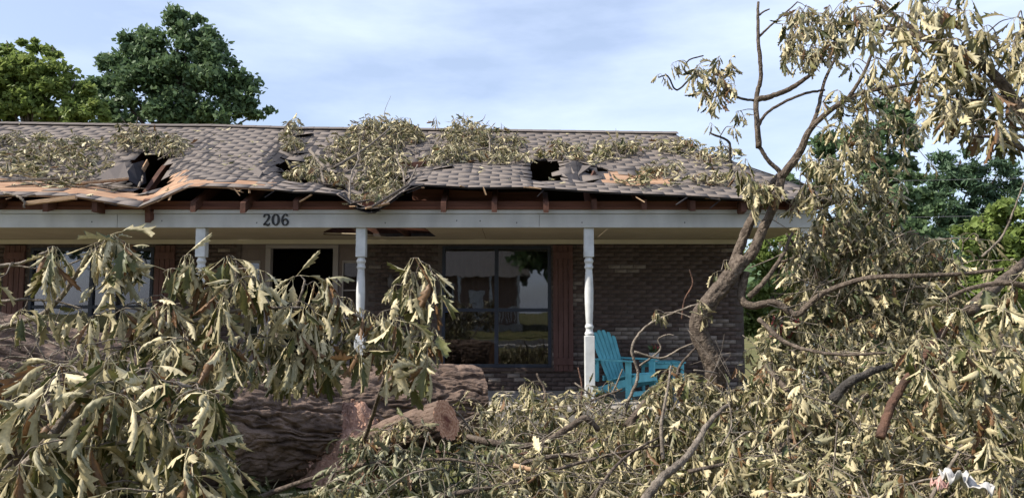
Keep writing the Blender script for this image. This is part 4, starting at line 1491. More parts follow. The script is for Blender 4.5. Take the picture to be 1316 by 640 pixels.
bough('brush_bough', 'leaf mound round the foot of the leaning limb', 'branch',
      [([(860, 600, 6.5), (880, 540, 6.7), (870, 480, 6.9), (900, 440, 7.0)], 7, 3, None), ([(880, 560, 6.6), (940, 520, 6.8), (990, 480, 7.0)], 7, 3, None)],
      regions=[([(850, 470), (880, 478), (900, 495), (940, 490), (985, 425), (1010, 450), (1010, 560), (900, 570), (830, 560), (835, 510)], 7.1, 6.3, .6, 22, 9, .165, 4), ([(888, 385), (905, 370), (915, 400), (895, 415)], 6.9, 6.9, .2, 14, 6, .14, 1)], n_obj=80, hi=False, group=G2)

# bare branches and sticks lying in the brush
STK = [('pale bent branch arching over the brush left of the turquoise chair', [(600, 562, 6.6), (640, 570, 6.5), (690, 572, 6.45), (730, 550, 6.45), (752, 537, 6.45), (768, 552, 6.5)], 10, 9, M_bark),
       ('grey branch lying low under the bent branch', [(610, 640, 5.9), (635, 618, 6.0), (668, 597, 6.0), (720, 585, 6.1), (755, 590, 6.1)], 9, 6, M_bark),
       ('thin stick lying between the two low branches', [(560, 580, 6.7), (620, 588, 6.5), (680, 582, 6.4)], 5, 4, M_bark_red),
       ('broken pale stick end in the middle brush', [(660, 598, 5.8), (690, 604, 5.75), (708, 602, 5.8)], 7, 6, M_tornwood),
       ('thick forked grey branch rising from the lower frame edge', [(815, 660, 5.2), (850, 615, 5.4), (880, 590, 5.6), (896, 568, 5.8), (912, 542, 6.0), (935, 520, 6.2)], 15, 6, M_bark_grey),
       ('straight thin branch lying level beside the forked grey branch', [(885, 606, 5.5), (940, 595, 5.6), (1010, 590, 5.7), (1090, 580, 5.8)], 6, 3, M_bark),
       ('slim curved bare sapling before the turquoise chair', [(798, 560, 7.4), (806, 520, 7.4), (820, 482, 7.4), (812, 448, 7.4), (830, 420, 7.4), (868, 401, 7.3), (905, 388, 7.2)], 5.5, 3, M_bark_grey),
       ('upright pale stick right of the curved sapling', [(852, 590, 5.9), (850, 545, 6.0), (858, 500, 6.1), (862, 470, 6.2)], 6, 3, M_bark_grey),
       ('leaning stub with bark in the brush below the chair', [(806, 548, 6.8), (826, 522, 6.9), (840, 498, 7.0)], 13, 8, M_bark),
       ('wiry twig curling above the chair arm', [(822, 470, 8.2), (848, 450, 8.2), (846, 436, 8.2), (858, 430, 8.2), (866, 431, 8.2)], 3, 2, M_bark_grey),
       ('long wiry twig crossing the chair arm', [(815, 452, 8.0), (850, 460, 8.0), (880, 445, 7.9), (915, 435, 7.8)], 4, 2, M_bark_grey),
       ('tall wavy dead twig before the brick wall', [(876, 410, 7.6), (880, 385, 7.6), (890, 365, 7.6), (886, 346, 7.6)], 3, 2, M_bark_red),
       ('thin upright twig beside the porch post foot', [(744, 540, 7.6), (748, 500, 7.7), (743, 472, 7.8)], 4, 2, M_bark_red),
       ('slanted twig crossing the chair seat', [(787, 505, 8.3), (793, 492, 8.3), (800, 474, 8.3)], 3, 2, M_bark_grey),
       ('short black branch in the right leaf heap', [(1070, 515, 5.2), (1090, 492, 5.2), (1115, 480, 5.25), (1145, 469, 5.3)], 15, 9, M_bark_dark),
       ('stripped reddish branch propped across the right leaf heap', [(1131, 562, 4.75), (1146, 520, 4.8), (1165, 488, 4.85), (1189, 455, 4.9), (1216, 422, 4.95)], 14, 10, M_bark_red),
       ('grey stick standing out of the leaves at lower right', [(1196, 640, 4.7), (1212, 612, 4.75), (1230, 585, 4.8), (1244, 560, 4.85)], 6, 4, M_bark_grey),
       ('long thin branch running level through the right leaf heap', [(975, 410, 6.4), (1010, 440, 6.2), (1050, 452, 6.0), (1090, 456, 5.9), (1140, 453, 5.8)], 7, 4, M_bark),
       ('snapped dark stub with pale end at the heap edge', [(985, 470, 6.3), (1010, 500, 6.1), (1030, 524, 6.0)], 9, 8, M_bark),
       ('thin pale stick lying at the right frame edge', [(1220, 478, 4.9), (1270, 478, 4.85), (1330, 482, 4.8)], 4, 3, M_bark_red),
       ('thick dark limb slanting behind leaves at upper right', [(1245, 400, 5.8), (1275, 372, 5.9), (1300, 352, 6.0), (1340, 320, 6.1)], 18, 13, M_bark),
       ('slim twig rising beside the bright shrub', [(1262, 330, 6.2), (1290, 300, 6.2), (1316, 235, 6.2)], 4, 2, M_bark_grey)]
for lab, pts, w0, w1, mm in STK:
    bough('fallen_branch', lab, 'branch', [(pts, w0, w1, mm)], group='bare branches in the brush')

# ================================================================== THE LEANING LIMB, RIGHT
Y7 = 7.0
L = lambda pts, Y=Y7: [(x, y, Y + dy) for (x, y, dy) in [(p if len(p) == 3 else (*p, 0)) for p in pts]]
lt = [
    (L([(924, 580, .1), (921, 520, .05), (917, 471), (908, 449), (897, 424), (903, 400), (926, 370), (946, 345), (956, 332)]), 30, 22, None),
    (L([(952, 340), (966, 326), (978, 300), (991, 273), (1000, 248), (1005, 222)]), 15, 12, None),
    (L([(938, 354, .08), (950, 320, .14), (961, 292, .16), (973, 270, .16), (987, 246, .1), (1002, 226, .05)]), 15, 11, None),
    (L([(1004, 228), (1028, 195, -.05), (1045, 162, -.1), (1092, 126, -.2), (1150, 111, -.4), (1222, 100, -.6)]), 12, 3.5, None),
    (L([(1006, 224), (987, 206), (975, 185), (974, 165), (990, 142), (1030, 122), (1060, 116)]), 7, 3.5, None),
    (L([(958, 349), (953, 382), (966, 393, -.05), (996, 389, -.1), (1022, 404, -.15), (1040, 391, -.2), (1062, 375, -.3), (1112, 358, -.5), (1165, 355, -.7), (1235, 352, -.8), (1290, 346, -.9)]), 12, 5, None),
    (L([(962, 382, -.05), (982, 362, -.1), (1004, 331, -.1), (1018, 300, 0)]), 9, 4, None),
    (L([(975, 190), (972, 130, .1), (978, 95, .1), (974, 47, .1), (974, 3, .1)]), 9, 4, M_bark),
    (L([(972, 129, .1), (1005, 119, .05), (1033, 103), (1050, 85), (1062, 55)]), 9, 4, None),
    (L([(1042, 165, -.1), (1050, 144, 0), (1060, 105, .1), (1076, 70, .1)]), 7, 4, None),
    (L([(976, 47, .1), (992, 32, .1), (1025, 3, .1)]), 4, 2, None),
    (L([(976, 20, .1), (982, 15, .1), (989, 12, .1)]), 3, 2, None),
    (L([(975, 130, .1), (950, 126, .1), (925, 110, .1), (894, 98, .1), (870, 116, .05), (858, 98, 0), (846, 100, 0)]), 4, 2, M_bark_dark),
    (L([(894, 98, .1), (880, 92, .1), (885, 78, .1), (904, 72, .1)]), 2.5, 2, M_bark_dark),
    (L([(940, 225, .3), (938, 200, .3), (936, 182, .3), (914, 172, .3)]), 5, 3, M_bark_dark),
    (L([(1090, 127, -.2), (1110, 95, -.3), (1125, 60, -.4), (1150, 20, -.5)]), 6, 3, None),
]
bough('leaning_limb', 'tall crooked leafy limb leaning in front of the porch corner', 'tree', lt, first='trunk',
      regions=[([(893, 78), (925, 66), (948, 85), (938, 115), (925, 140), (900, 128), (885, 105)], 7.1, 7.1, .5, 15, 6, .15, 2),
               ([(920, 138), (960, 140), (975, 175), (945, 180)], 7.1, 7.1, .3, 22, 5, .14, 1),
               ([(1010, 22), (1035, 2), (1088, 2), (1085, 55), (1070, 82), (1035, 85), (1005, 78)], 7.1, 7.0, .6, 18, 7, .16, 3),
               ([(1050, 112), (1110, 95), (1130, 145), (1185, 150), (1200, 185), (1150, 180), (1100, 195), (1060, 175)], 6.9, 6.7, .6, 23, 6, .15, 2),
               ([(955, 195), (998, 240), (985, 262), (958, 265), (945, 225)], 7.0, 6.9, .4, 16, 6, .16, 2),
               ([(1000, 240), (1030, 240), (1030, 268), (1000, 268)], 7.0, 7.0, .3, 16, 6, .16, 1),
               ([(1035, 190), (1090, 190), (1105, 250), (1050, 285), (1035, 250)], 6.9, 6.7, .5, 24, 6, .145, 2), ([(1080, 150), (1200, 150), (1190, 215), (1090, 220)], 7.3, 7.2, .5, 28, 5, .14, 2), ([(1075, 60), (1200, 85), (1215, 140), (1090, 120)], 6.8, 6.6, .5, 24, 6, .145, 2), ([(905, 60), (940, 75), (930, 120), (900, 120)], 7.1, 7.1, .4, 16, 5, .14, 1)],
      tips=[(846, 97, 7, 3, .13), (855, 95, 7, 3, .13), (868, 80, 7.1, 4, .13), (875, 78, 7.1, 3, .13), (915, 160, 7.3, 3, .14), (845, 398, 7.2, 5, .13), (855, 402, 7.2, 6, .13), (930, 335, 7.0, 3, .13), (925, 348, 7.0, 3, .13)],
      n_obj=300, pale=.8, limp=.82)
bough('leafy_bough', 'big overhanging bough with large leaves in the upper right corner', 'branch',
      [([(1420, 560, 5.4), (1380, 350, 5.3), (1330, 180, 5.2), (1270, 90, 5.2), (1190, 50, 5.3), (1110, 30, 5.6)], 26, 6, None), ([(1300, 125, 5.2), (1240, 130, 5.2), (1180, 120, 5.4)], 8, 4, None), ([(1345, 210, 5.2), (1290, 180, 5.1), (1250, 175, 5.1)], 8, 4, None), ([(1190, 50, 5.3), (1150, 20, 5.4), (1100, -20, 5.5)], 8, 4, None)],
      regions=[([(1090, 2), (1130, -15), (1230, -15), (1262, 35), (1290, 20), (1330, 20), (1330, 70), (1250, 90), (1200, 85), (1160, 60), (1100, 45)], 5.4, 5.2, .6, 26, 7, .175, 2),
               ([(1180, 85), (1330, 60), (1330, 175), (1290, 170), (1250, 165), (1215, 150)], 5.3, 5.1, .6, 27, 8, .185, 2),
               ([(1105, 50), (1160, 65), (1190, 100), (1150, 110), (1105, 90)], 5.7, 5.6, .4, 26, 6, .16, 1)],
      n_obj=300, pale=.85, limp=.8, group='boughs of the right leaf heap')
G3 = 'boughs of the right leaf heap'
bough('leafy_bough', 'hanging leaf curtain beside the porch corner under the leaning limb', 'branch',
      [([(1000, 560, 7.6), (1040, 420, 7.7), (1070, 320, 7.8), (1110, 260, 7.8), (1140, 225, 7.7)], 12, 4, None), ([(1050, 380, 7.7), (1030, 330, 7.7), (1010, 300, 7.6)], 6, 3, None), ([(1066, 330, 7.8), (1120, 310, 7.6), (1180, 300, 7.5)], 6, 3, None), ([(1000, 338, 7.5), (1060, 320, 7.5), (1130, 318, 7.4)], 4, 2, None)],
      regions=[([(1015, 300), (1060, 280), (1120, 285), (1185, 290), (1220, 330), (1240, 400), (1180, 450), (1000, 460), (975, 425), (1010, 380)], 7.6, 7.1, .8, 19, 8, .155, 5), ([(1025, 180), (1110, 190), (1150, 232), (1150, 290), (1060, 300), (1028, 262)], 7.5, 7.4, .6, 21, 6, .15, 3),
               ([(1100, 225), (1160, 230), (1165, 270), (1120, 285), (1090, 270)], 7.6, 7.5, .5, 18, 7, .155, 2), ([(1200, 290), (1316, 300), (1316, 360), (1220, 350)], 6.6, 6.4, .6, 26, 6, .16, 1)],
      n_obj=120, hi=False, pale=.85, limp=.75, group=G3)
bough('leafy_bough', 'broad sunlit leaf bank in the lower right of the heap', 'branch',
      [([(930, 660, 5.6), (1010, 570, 5.9), (1090, 520, 6.2), (1180, 480, 6.4), (1280, 450, 6.4)], 14, 5, None), ([(1010, 570, 5.9), (1080, 590, 5.6), (1180, 590, 5.4)], 7, 3, None), ([(1090, 520, 6.2), (1060, 480, 6.5), (1030, 450, 6.7)], 7, 3, None)],
      regions=[([(985, 455), (1060, 440), (1200, 435), (1316, 430), (1330, 540), (1330, 650), (920, 650), (930, 570), (990, 540)], 6.8, 5.3, 1.0, 26, 8, .172, 4)], n_obj=200, hi=False, pale=.85, group=G3)
bough('leafy_bough', 'large-leaved spray hanging at the right frame edge', 'branch',
      [([(1460, 600, 4.9), (1390, 440, 4.9), (1320, 370, 4.9), (1250, 370, 5.0), (1190, 400, 5.1)], 14, 4, None), ([(1390, 440, 4.9), (1310, 470, 4.8), (1230, 500, 4.9)], 7, 3, None), ([(1420, 520, 4.9), (1320, 560, 4.6), (1240, 590, 4.6)], 7, 3, None)],
      regions=[([(1175, 400), (1230, 370), (1330, 340), (1330, 650), (1270, 640), (1230, 600), (1250, 540), (1190, 500), (1170, 440)], 5.0, 4.6, .5, 32, 7, .175, 2)], n_obj=250, pale=.85, limp=.72, group=G3)
bough('leafy_bough', 'nearest pale leaf tuft at the lower right frame edge', 'branch',
      [([(1080, 690, 4.4), (1150, 630, 4.5), (1220, 610, 4.5)], 5, 3, M_bark_grey)],
      regions=[([(960, 600), (1100, 590), (1200, 615), (1200, 650), (960, 650)], 5.0, 4.5, .4, 36, 7, .17, 1)], tips=[(1160, 610, 4.3, 6, .23), (1150, 625, 4.3, 5, .22)], n_obj=200, pale=.85, group=G3)

a = Acc()
for (poly, Yt, Yb, n) in (([(600, 520), (760, 520), (900, 540), (930, 650), (450, 650), (440, 600)], 7.3, 5.3, 45), ([(860, 470), (1000, 420), (1316, 400), (1316, 650), (900, 650)], 6.9, 4.9, 36), ([(0, 420), (120, 440), (100, 480), (0, 500)], 5.0, 4.4, 14),
                          ([(1000, 290), (1200, 290), (1240, 400), (1000, 420)], 7.2, 6.9, 20)):
    ys = [q[1] for q in poly]
    xs = [q[0] for q in poly]
    k = 0
    while k < n:
        x, y = R(min(xs), max(xs)), R(min(ys), max(ys))
        if not inpoly(x, y, poly):
            continue
        k += 1
        f = (y - min(ys)) / (max(ys) - min(ys))
        c = np.array(at(x, y, Yt + (Yb - Yt) * f - R(0, .3)))
        d = rng.normal(size=3) * np.array([1, .7, .55])
        d *= R(.15, .5) / np.linalg.norm(d)
        b_ = rng.normal(size=3) * .07
        P_ = [c - d, c - d * .3 + b_, c + d * .4 + b_ * .5, c + d + rng.normal(size=3) * .05]
        P_ = [np.array([q[0], q[1], max(.03, q[2])]) for q in P_]
        r0 = R(.003, .008)
        V, T, C, _ = tube(P_, [r0, r0 * .85, r0 * .6, r0 * .35], n=5, sub=4)
        a.add(V, T)
        V, T, C, _ = tube([C[6], C[6] + rng.normal(size=3) * .08, C[6] + d * .6 + rng.normal(size=3) * .1], [r0 * .6, r0 * .5, r0 * .3], n=4, sub=3)
        a.add(V, T)
tag(a.build('brush_twigs', M_bark_grey), 'thin bare twigs tangled through the fallen brush', 'twigs', kind='stuff')

# ================================================================== LITTER, GRASS
a = Acc()
for _ in range(3200):
    Y = R(4.5, 9.9)
    X = R(-.75, .8) * Y
    v, t = LO['hang'][int(rng.integers(30))]
    a.add(v @ (frame(np.array([R(-1, 1), R(-1, 1), R(-.1, .25)]), np.array([R(-.5, .5), R(-.5, .5), R(-1, .6)])) * .15 * R(.6, 1.1)).T + np.array([X, Y, .03 + R(0, .06)]), t, _tint())
tag(a.build('leaf_litter', M_leaf), 'wilted leaf litter strewn over the lawn', 'leaves', kind='stuff')
a = Acc()
n = 14000
for _ in range(n):
    Y = R(4.0, 9.9)
    X = R(-.75, .75) * Y
    h, w = R(.05, .15), R(.003, .006)
    an = R(0, 6.28)
    dx, dy = math.cos(an), math.sin(an)
    lx, ly = R(-.05, .05), R(-.05, .05)
    a.add([(X - dx * w, Y - dy * w, 0), (X + dx * w, Y + dy * w, 0), (X + lx, Y + ly, h)], [(0, 1, 2)], _tint())
tag(a.build('grass', M_grass), 'short green lawn grass under the fallen branches', 'grass', kind='stuff')


def crumple(name, label, cat, c, rx, ry, rz, m, seed=0):
    n = 14
    V, T = [], []
    for j in range(n):
        for i in range(n):
            x, y = (i / (n - 1) - .5) * 2, (j / (n - 1) - .5) * 2
            V.append((c.x + rx * x * (1 - .25 * abs(y)) + R(-.03, .03) * rx, c.y + ry * y + R(-.03, .03) * ry, c.z + rz * (vnoise(i * .42 + seed, j * .42 + 3) * 2 - .6)))
    for j in range(n - 1):
        for i in range(n - 1):
            q = j * n + i
            T += [(q, q + 1, q + n + 1), (q, q + n + 1, q + n)]
    base = Vector((c.x, c.y, c.z))
    me = np_mesh(name, np.array(V) - np.array(base), T, m, (0.5, .5, .5), False)
    o = link(name, me)
    o.location = base
    o.modifiers.new('thickness', 'SOLIDIFY').thickness = 0.003
    return tag(o, label, cat)


crumple('paper_scrap', 'crumpled white paper scrap among the leaves at lower right', 'paper', at(1226, 614, 4.35), .08, .06, .05, M_paper, 3)
crumple('paper_scrap', 'torn pointed white paper scrap beside the crumpled one', 'paper', at(1254, 627, 4.3), .06, .11, .05, M_paper, 9)
crumple('paper_scrap', 'small pinkish paper scrap left of the white ones', 'paper', at(1207, 624, 4.35), .04, .04, .04, mat('pink_paper', (0.5, 0.3, 0.26), .8), 13)
# red and white cloth at the porch corner
crumple('red_cloth', 'red cloth showing through the leaves under the leaning limb', 'cloth', at(1008, 430, 7.3), .15, .08, .15, M_red, 21)
crumple('red_cloth', 'lower red cloth scrap below the level thin branch', 'cloth', at(1002, 474, 7.0), .06, .05, .1, M_red, 25)
crumple('white_cloth', 'white cloth edge above the red cloth at the porch corner', 'cloth', at(1010, 409, 7.35), .09, .05, .03, M_paper, 31)

# ================================================================== PORCH FURNITURE
def board(c, size, rx=0, ry=0, rz=0):
    M = Matrix.Translation(c) @ Matrix.Rotation(rz, 4, 'Z') @ Matrix.Rotation(ry, 4, 'Y') @ Matrix.Rotation(rx, 4, 'X')
    x, y, z = size
    return MB().box(-x / 2, x / 2, -y / 2, y / 2, -z / 2, z / 2, M)


cp = at(778, 505, 11.1)
chair = tag(empty('adirondack_chair', (cp.x + .27, 11.15, ZF), math.radians(42)), 'turquoise adirondack chair on the porch beside the brick wall', 'chair')
chair.scale = (.80, .93, .96)
def cpart(mb, n, bev=.006): return mb.build(n, M_teal, chair, bev, local=True)
D = math.radians
for s in (-1, 1):
    cpart(board((s * .30, .02, .18), (.025, .98, .11), rx=D(-15)), 'leg')                      # long side rail and rear leg
    cpart(board((s * .335, -.34, .285), (.03, .11, .57)), 'leg')
    cpart(board((s * .36, -.04, .585), (.135, .78, .024)), 'arm')
    cpart(board((s * .335, .30, .42), (.03, .09, .34)), 'arm_support')
for k in range(6):
    y = -.40 + k * .088
    zz = .405 - (k * .088) * .27
    if k == 0: zz = .385
    cpart(board((0, y, zz), (.60, .078, .02), rx=D(-15)), 'seat_slat')
cpart(board((0, -.445, .33), (.62, .022, .11)), 'front_apron')
cpart(board((0, -.36, .10), (.62, .03, .07)), 'stretcher')
for k in range(6):
    x = (k - 2.5) * .092
    fan = (k - 2.5) * D(2.6)
    Lh = .86 - .016 * (k - 2.5) ** 2
    M = Matrix.Translation((x * .92, .10, .24)) @ Matrix.Rotation(D(-24), 4, 'X') @ Matrix.Rotation(fan, 4, 'Y')
    mb = MB()
    mb.prism([M @ Vector(q) for q in ((-.036, 0, 0), (.036, 0, 0), (.048, 0, Lh - .03), (.03, 0, Lh), (-.03, 0, Lh), (-.048, 0, Lh - .03))], M.to_3x3() @ Vector((0, .02, 0)))
    cpart(mb, 'back_slat', .004)
cpart(board((0, .315, .55), (.76, .03, .07)), 'back_brace')
cpart(board((0, .20, .30), (.58, .03, .08)), 'back_brace')
# side table with flower pot
tp = at(852, 468, 11.45)
tb = tag(empty('side_table', (tp.x, 11.5, ZF), D(10)), 'low turquoise slatted side table beside the chair', 'table')
for k in range(5):
    board(((k - 2) * .115, 0, .50), (.105, .46, .022)).build('table_slat', M_teal, tb, .005, local=True)
for sx in (-1, 1):
    for sy in (-1, 1):
        board((sx * .24, sy * .18, .245), (.045, .045, .487)).build('leg', M_teal, tb, .005, local=True)
board((0, -.2, .45), (.50, .022, .07)).build('apron', M_teal, tb, .004, local=True)
board((0, .2, .45), (.50, .022, .07)).build('apron', M_teal, tb, .004, local=True)
pt = tag(empty('flower_pot', (tp.x - .12, 11.5, ZF + .512)), 'small pale flower pot with red blooms on the side table', 'pot')
MB().lathe([(.05, 0), (.075, .10), (.08, .13), (.07, .13), (.06, .11)], 0, 0, 14).build('pot', M_terra, pt, local=True)
a, b = Acc(), Acc()
for k in range(60):
    d = np.array([R(-1, 1), R(-1, 1), R(.2, 1.4)])
    V = (frame(d, np.array([R(-1, 1), R(-1, 1), 1.0])) * .06)
    q = np.array([R(-.05, .05), R(-.05, .05), .12 + R(0, .06)])
    tgt = a if k % 3 else b
    s = .09 if k % 3 else .055
    vv = np.array([(-.25, .3, 0), (.25, .3, 0), (0, 1, .1), (0, 0, 0)])
    tgt.add(vv @ (V / .06 * s).T + q + (np.array(org(pt)) if True else 0) + (0 if k % 3 else d * .04), [(3, 1, 0), (0, 1, 2)], _tint())
a.build('leaves', M_tree_b, pt)['kind'] = 'stuff'
b.build('blooms', M_red, pt)['kind'] = 'stuff'

# ================================================================== TREES BEHIND
def bg_tree(name, label, Y, base_px, lobes, m, nl, size, cl_r=.16, asp=.55, group='trees behind the house', dY=.8):
    """lobes: (px, py, rx px, ry px)"""
    B = at(base_px, 400, Y)
    base = Vector((B.x, Y, 0))
    th = tag(empty(name, base), label, 'tree', group)
    tot = sum(l[2] * l[3] for l in lobes)
    top = min(lobes, key=lambda l: l[1])
    tipP = at(top[0], top[1], Y)
    mid = base.lerp(tipP, .5) + Vector((R(-.3, .3), 0, 0))
    H = tipP.z
    tr = Acc()
    V, T, C, _ = tube([base, base + Vector((0, 0, H * .25)), mid, tipP], [H * .022, H * .018, H * .012, H * .003], n=10, sub=5)
    tr.add(V, T)
    Cn = np.array(C)
    lf = Acc()
    vs, ts, cs = [], [], []
    for (px, py, rx, ry) in lobes:
        c = np.array(at(px, py, Y))
        k = Y / F
        rad = np.array([rx * k, (rx + ry) / 2 * k * dY, ry * k])
        j = int(np.argmin(np.linalg.norm(Cn[:max(2, int(len(Cn) * .8))] - c + np.array([0, 0, rad[2]]), axis=1)))
        q = Cn[j]
        V, T, _, _ = tube([q, (q + c) / 2 + np.array([0, 0, -.1 * rad[2]]), c + np.array([0, 0, .4 * rad[2]])], [H * .008, H * .005, .015], n=6, sub=4)
        tr.add(V, T)
        n = int(nl * rx * ry / tot)
        ncl = max(6, int(n / 110))
        d = rng.normal(size=(ncl, 3))
        d /= np.linalg.norm(d, axis=1)[:, None]
        rr = rng.random(ncl) ** .45
        cc = c + d * rr[:, None] * rad
        cr = np.mean(rad) * cl_r * 1.8 * (0.6 + .8 * rng.random(ncl))
        per = max(4, n // ncl)
        P = (cc[:, None] + rng.normal(size=(ncl, per, 3)) * cr[:, None, None] * np.array([.62, .62, .42])).reshape(-1, 3)
        tc = np.repeat(rng.random(ncl), per)
        N = len(P)
        y = rng.normal(size=(N, 3))
        y /= np.linalg.norm(y, axis=1)[:, None]
        z = rng.normal(size=(N, 3)) + np.array([0, 0, .6])
        x = np.cross(y, z)
        x /= np.linalg.norm(x, axis=1)[:, None]
        s = size * (.6 + .8 * rng.random(N))[:, None]
        quad = np.stack([P - y * s * .5, P + x * s * asp * .5, P + y * s * .5, P - x * s * asp * .5], 1).reshape(-1, 3)
        i = np.arange(N)[:, None] * 4
        t = np.concatenate([i + np.array([[0, 1, 2]]), i + np.array([[0, 2, 3]])])
        tt = np.stack([.6 * tc + .4 * rng.random(N)] * 2 + [rng.random(N)], 1)
        lf.V.append(quad.astype(np.float32)); lf.T.append(t.astype(np.int32) + lf.n); lf.C.append(np.repeat(tt, 4, 0).astype(np.float32)); lf.n += N * 4
    tr.build('trunk', M_bark, th)
    lf.build('crown', m, th, smooth=False)
    return th


bg_tree('oak_tree', 'tallest dense dark green tree rising behind the roof', 34, 228,
        [(228, 28, 22, 28), (240, 60, 40, 30), (190, 55, 32, 30), (265, 70, 32, 38), (225, 100, 50, 40), (285, 105, 38, 35), (175, 95, 38, 38), (138, 78, 14, 22), (140, 115, 25, 32), (305, 125, 28, 30), (335, 148, 20, 14), (250, 145, 70, 25), (160, 148, 45, 24), (262, 40, 18, 22), (115, 120, 18, 22)],
        M_tree_b, 32000, .25, cl_r=.15, group='trees behind the house')
bg_tree('broadleaf_tree', 'yellow-green tree left of the tall dark one behind the roof', 30, 40,
        [(42, 60, 13, 18), (8, 60, 12, 20), (68, 66, 15, 16), (30, 90, 34, 28), (5, 105, 28, 32), (60, 110, 34, 30), (96, 112, 16, 18), (30, 140, 45, 26), (85, 145, 28, 20), (-30, 110, 30, 45), (118, 148, 22, 16), (108, 130, 20, 20), (128, 140, 18, 18)],
        M_tree_a, 24000, .24, cl_r=.15)
bg_tree('pine_tree', 'blue-green pine behind the leaves at the right', 22, 1215,
        [(1212, 205, 14, 26), (1235, 215, 24, 22), (1200, 240, 30, 26), (1250, 240, 36, 26), (1290, 225, 26, 30), (1215, 280, 40, 28), (1275, 275, 40, 30), (1240, 330, 60, 40)], M_tree_c, 15000, .22, asp=.25, group='trees beside the house')
bg_tree('dark_evergreen', 'dark evergreen between the pine and the house corner', 19, 1140,
        [(1170, 232, 22, 20), (1190, 265, 26, 26), (1150, 265, 30, 28), (1110, 285, 36, 30), (1165, 310, 46, 34), (1090, 330, 46, 40), (1150, 370, 70, 50)], M_tree_b, 13000, .18, group='trees beside the house')
bg_tree('slim_oak', 'slim dark green tree showing behind the leaning limb', 24, 1130,
        [(1140, 135, 20, 20), (1150, 165, 30, 26), (1110, 180, 30, 26), (1165, 195, 24, 24), (1075, 200, 30, 30), (1120, 220, 44, 26), (1050, 230, 22, 24), (930, 208, 16, 10), (1000, 230, 30, 18)], M_tree_b, 10000, .2, group='trees beside the house')
bg_tree('bright_shrub', 'bright yellow-green shrub behind the heap at the right edge', 13, 1280,
        [(1262, 290, 22, 26), (1295, 275, 26, 24), (1240, 310, 22, 22), (1285, 320, 40, 30), (1320, 300, 26, 40), (1270, 370, 60, 40)], M_tree_a, 9000, .12, group='trees beside the house')
bg_tree('green_bush', 'green bush seen through the gap past the house corner', 15, 1000,
        [(985, 340, 26, 34), (1010, 310, 28, 30), (1030, 360, 30, 40), (990, 400, 40, 34), (1050, 330, 30, 40), (960, 410, 20, 20)], M_tree_a, 9000, .11, group='trees beside the house')
# a wood on the horizon behind everything
rngs = []
lf = Acc()
for k in range(60):
    cx, cy, H = R(-90, 90), R(70, 95), R(5, 9)
    P = np.array([cx, cy, H * .5]) + rng.normal(size=(160, 3)) * np.array([2.6, 2.2, H * .24])
    for p in P:
        s = R(.4, .9)
        x, y = rng.normal(size=3) * s, rng.normal(size=3) * s
        lf.add([p - x, p + y, p + x, p - y], [(0, 1, 2), (0, 2, 3)], _tint())
tag(lf.build('treeline', M_tree_b, smooth=False), 'far treeline on the horizon behind the house', 'trees', kind='stuff')

# overhead lines at the right
for y0, y1, lab in ((231, 228, 'upper thin overhead cable crossing the right trees'), (278, 276, 'lower thin overhead cable crossing the right trees')):
    V, T, _, _ = tube([at(880, y0 + 2, 17), at(1120, y0 + 2, 17), at(1500, y1 - 3, 17)], [.0035] * 3, n=5, sub=10, lump=0)
    a = Acc(); a.add(V, T)
    tag(a.build('overhead_cable', M_wire), lab, 'cable', 'overhead cables')

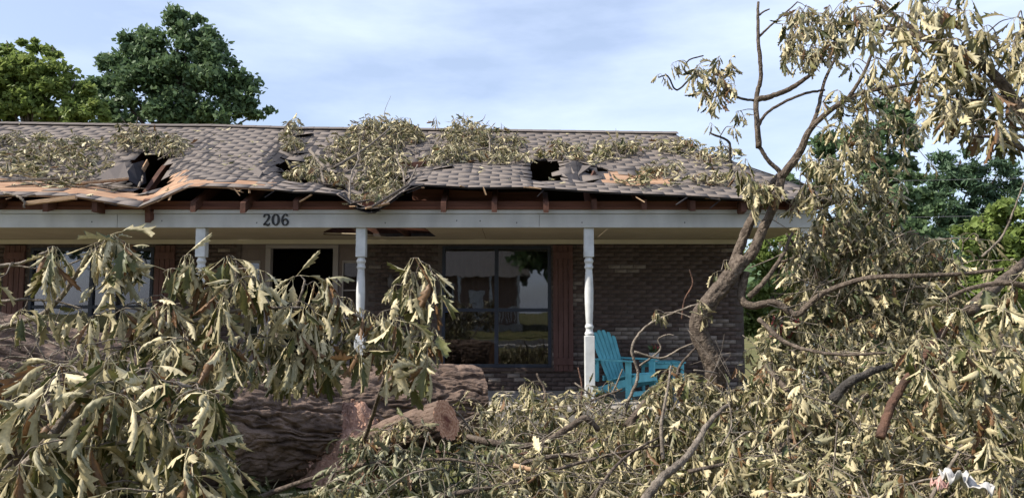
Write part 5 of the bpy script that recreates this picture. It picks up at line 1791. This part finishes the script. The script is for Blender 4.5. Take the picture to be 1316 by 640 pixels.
# ================================================================== ACROSS THE STREET (seen in the window panes)
fh = tag(empty('neighbour_house', (-6, -26, 0)), 'brick house across the street mirrored in the window glass', 'house')
def fpart(mb, n, m, parent=None): return mb.build(n, m, parent or fh)
tag(MB().prism([Vector(q) for q in ((-60, -18, .05), (60, -18, .05), (60, -60, 1.3), (-60, -60, 1.3))], (0, 0, -1.4)).build('bank', M_ground), kind='structure')
fpart(MB().box(-16, 0.5, -34, -26, .2, 3.9), 'wall', M_far_brick)
fpart(MB().prism([Vector((-16.6, -25.2, 3.8)), Vector((-16.6, -30, 6.3)), Vector((-16.6, -34.6, 3.8))], (17.7, 0, 0)), 'roof', M_far_roof)
for x0, x1, z0, z1 in ((-5.3, -4.0, 1.7, 3.2), (-9.5, -8, 1.7, 3.2), (-13, -11.5, 1.7, 3.2)):
    w = fpart(MB().box(x0 - .15, x1 + .15, -26, -25.9, z0 - .15, z1 + .15), 'window_frame', M_post)
    fpart(MB().box(x0, x1, -25.9, -25.87, z0, z1), 'pane', M_black, w)
fpart(MB().box(-2.9, -1.9, -26, -25.9, .6, 2.9), 'door', M_post)
for x in (-3.4, -1.4, 0.4):
    fpart(MB().box(x - .07, x + .07, -24.6, -24.46, .5, 3.75), 'porch_post', M_post)
rail = fpart(MB().box(-3.4, 0.4, -24.57, -24.5, 1.65, 1.73), 'porch_rail', M_post)
for x in np.arange(-3.2, .3, .2):
    fpart(MB().box(x - .025, x + .025, -24.56, -24.51, .75, 1.65), 'baluster', M_post, rail)
fpart(MB().box(-3.6, .6, -26, -24.4, .2, .6), 'porch_floor', M_pave)


def rear_tree(label, x, y, H, n):
    th = tag(empty('street_tree', (x, y, 0)), label, 'tree', 'trees across the street')
    tr = Acc(); V, T, _, _ = tube([(x, y, 0), (x + .2, y, H * .5), (x, y, H * .9)], [H * .025, H * .018, .03], n=8); tr.add(V, T)
    tr.build('trunk', M_bark, th)
    lf = Acc()
    for k in range(n // 60):
        d = rng.normal(size=3); d /= np.linalg.norm(d)
        c = np.array([x, y, H * .65]) + d * R(.3, 1) * np.array([H * .3, H * .3, H * .33])
        for p in c + rng.normal(size=(60, 3)) * H * .05:
            s = R(.15, .35)
            u, v = rng.normal(size=3) * s, rng.normal(size=3) * s
            lf.add([p - u, p + v, p + u, p - v], [(0, 1, 2), (0, 2, 3)], _tint())
    lf.build('crown', M_tree_b, th, smooth=False)


rear_tree('leafy street tree right of the mirrored brick house', 6, -27, 10, 3600)
rear_tree('taller street tree beside the mirrored house', 15, -30, 13, 3600)
rear_tree('broad street tree standing before the mirrored porch rail end', 2.6, -25, 12, 5200)
rear_tree('first of two added trees across the road hiding sky from the left window', -24, -27, 14, 4200)  # out of view, added to block the sky's reflection in the left window
rear_tree('second of two added trees across the road hiding sky from the left window', -32, -25, 13, 4200)  # also added, keeps bright sky out of the left panes
rear_tree('street tree behind the mirrored house roof', -14, -42, 14, 3600)
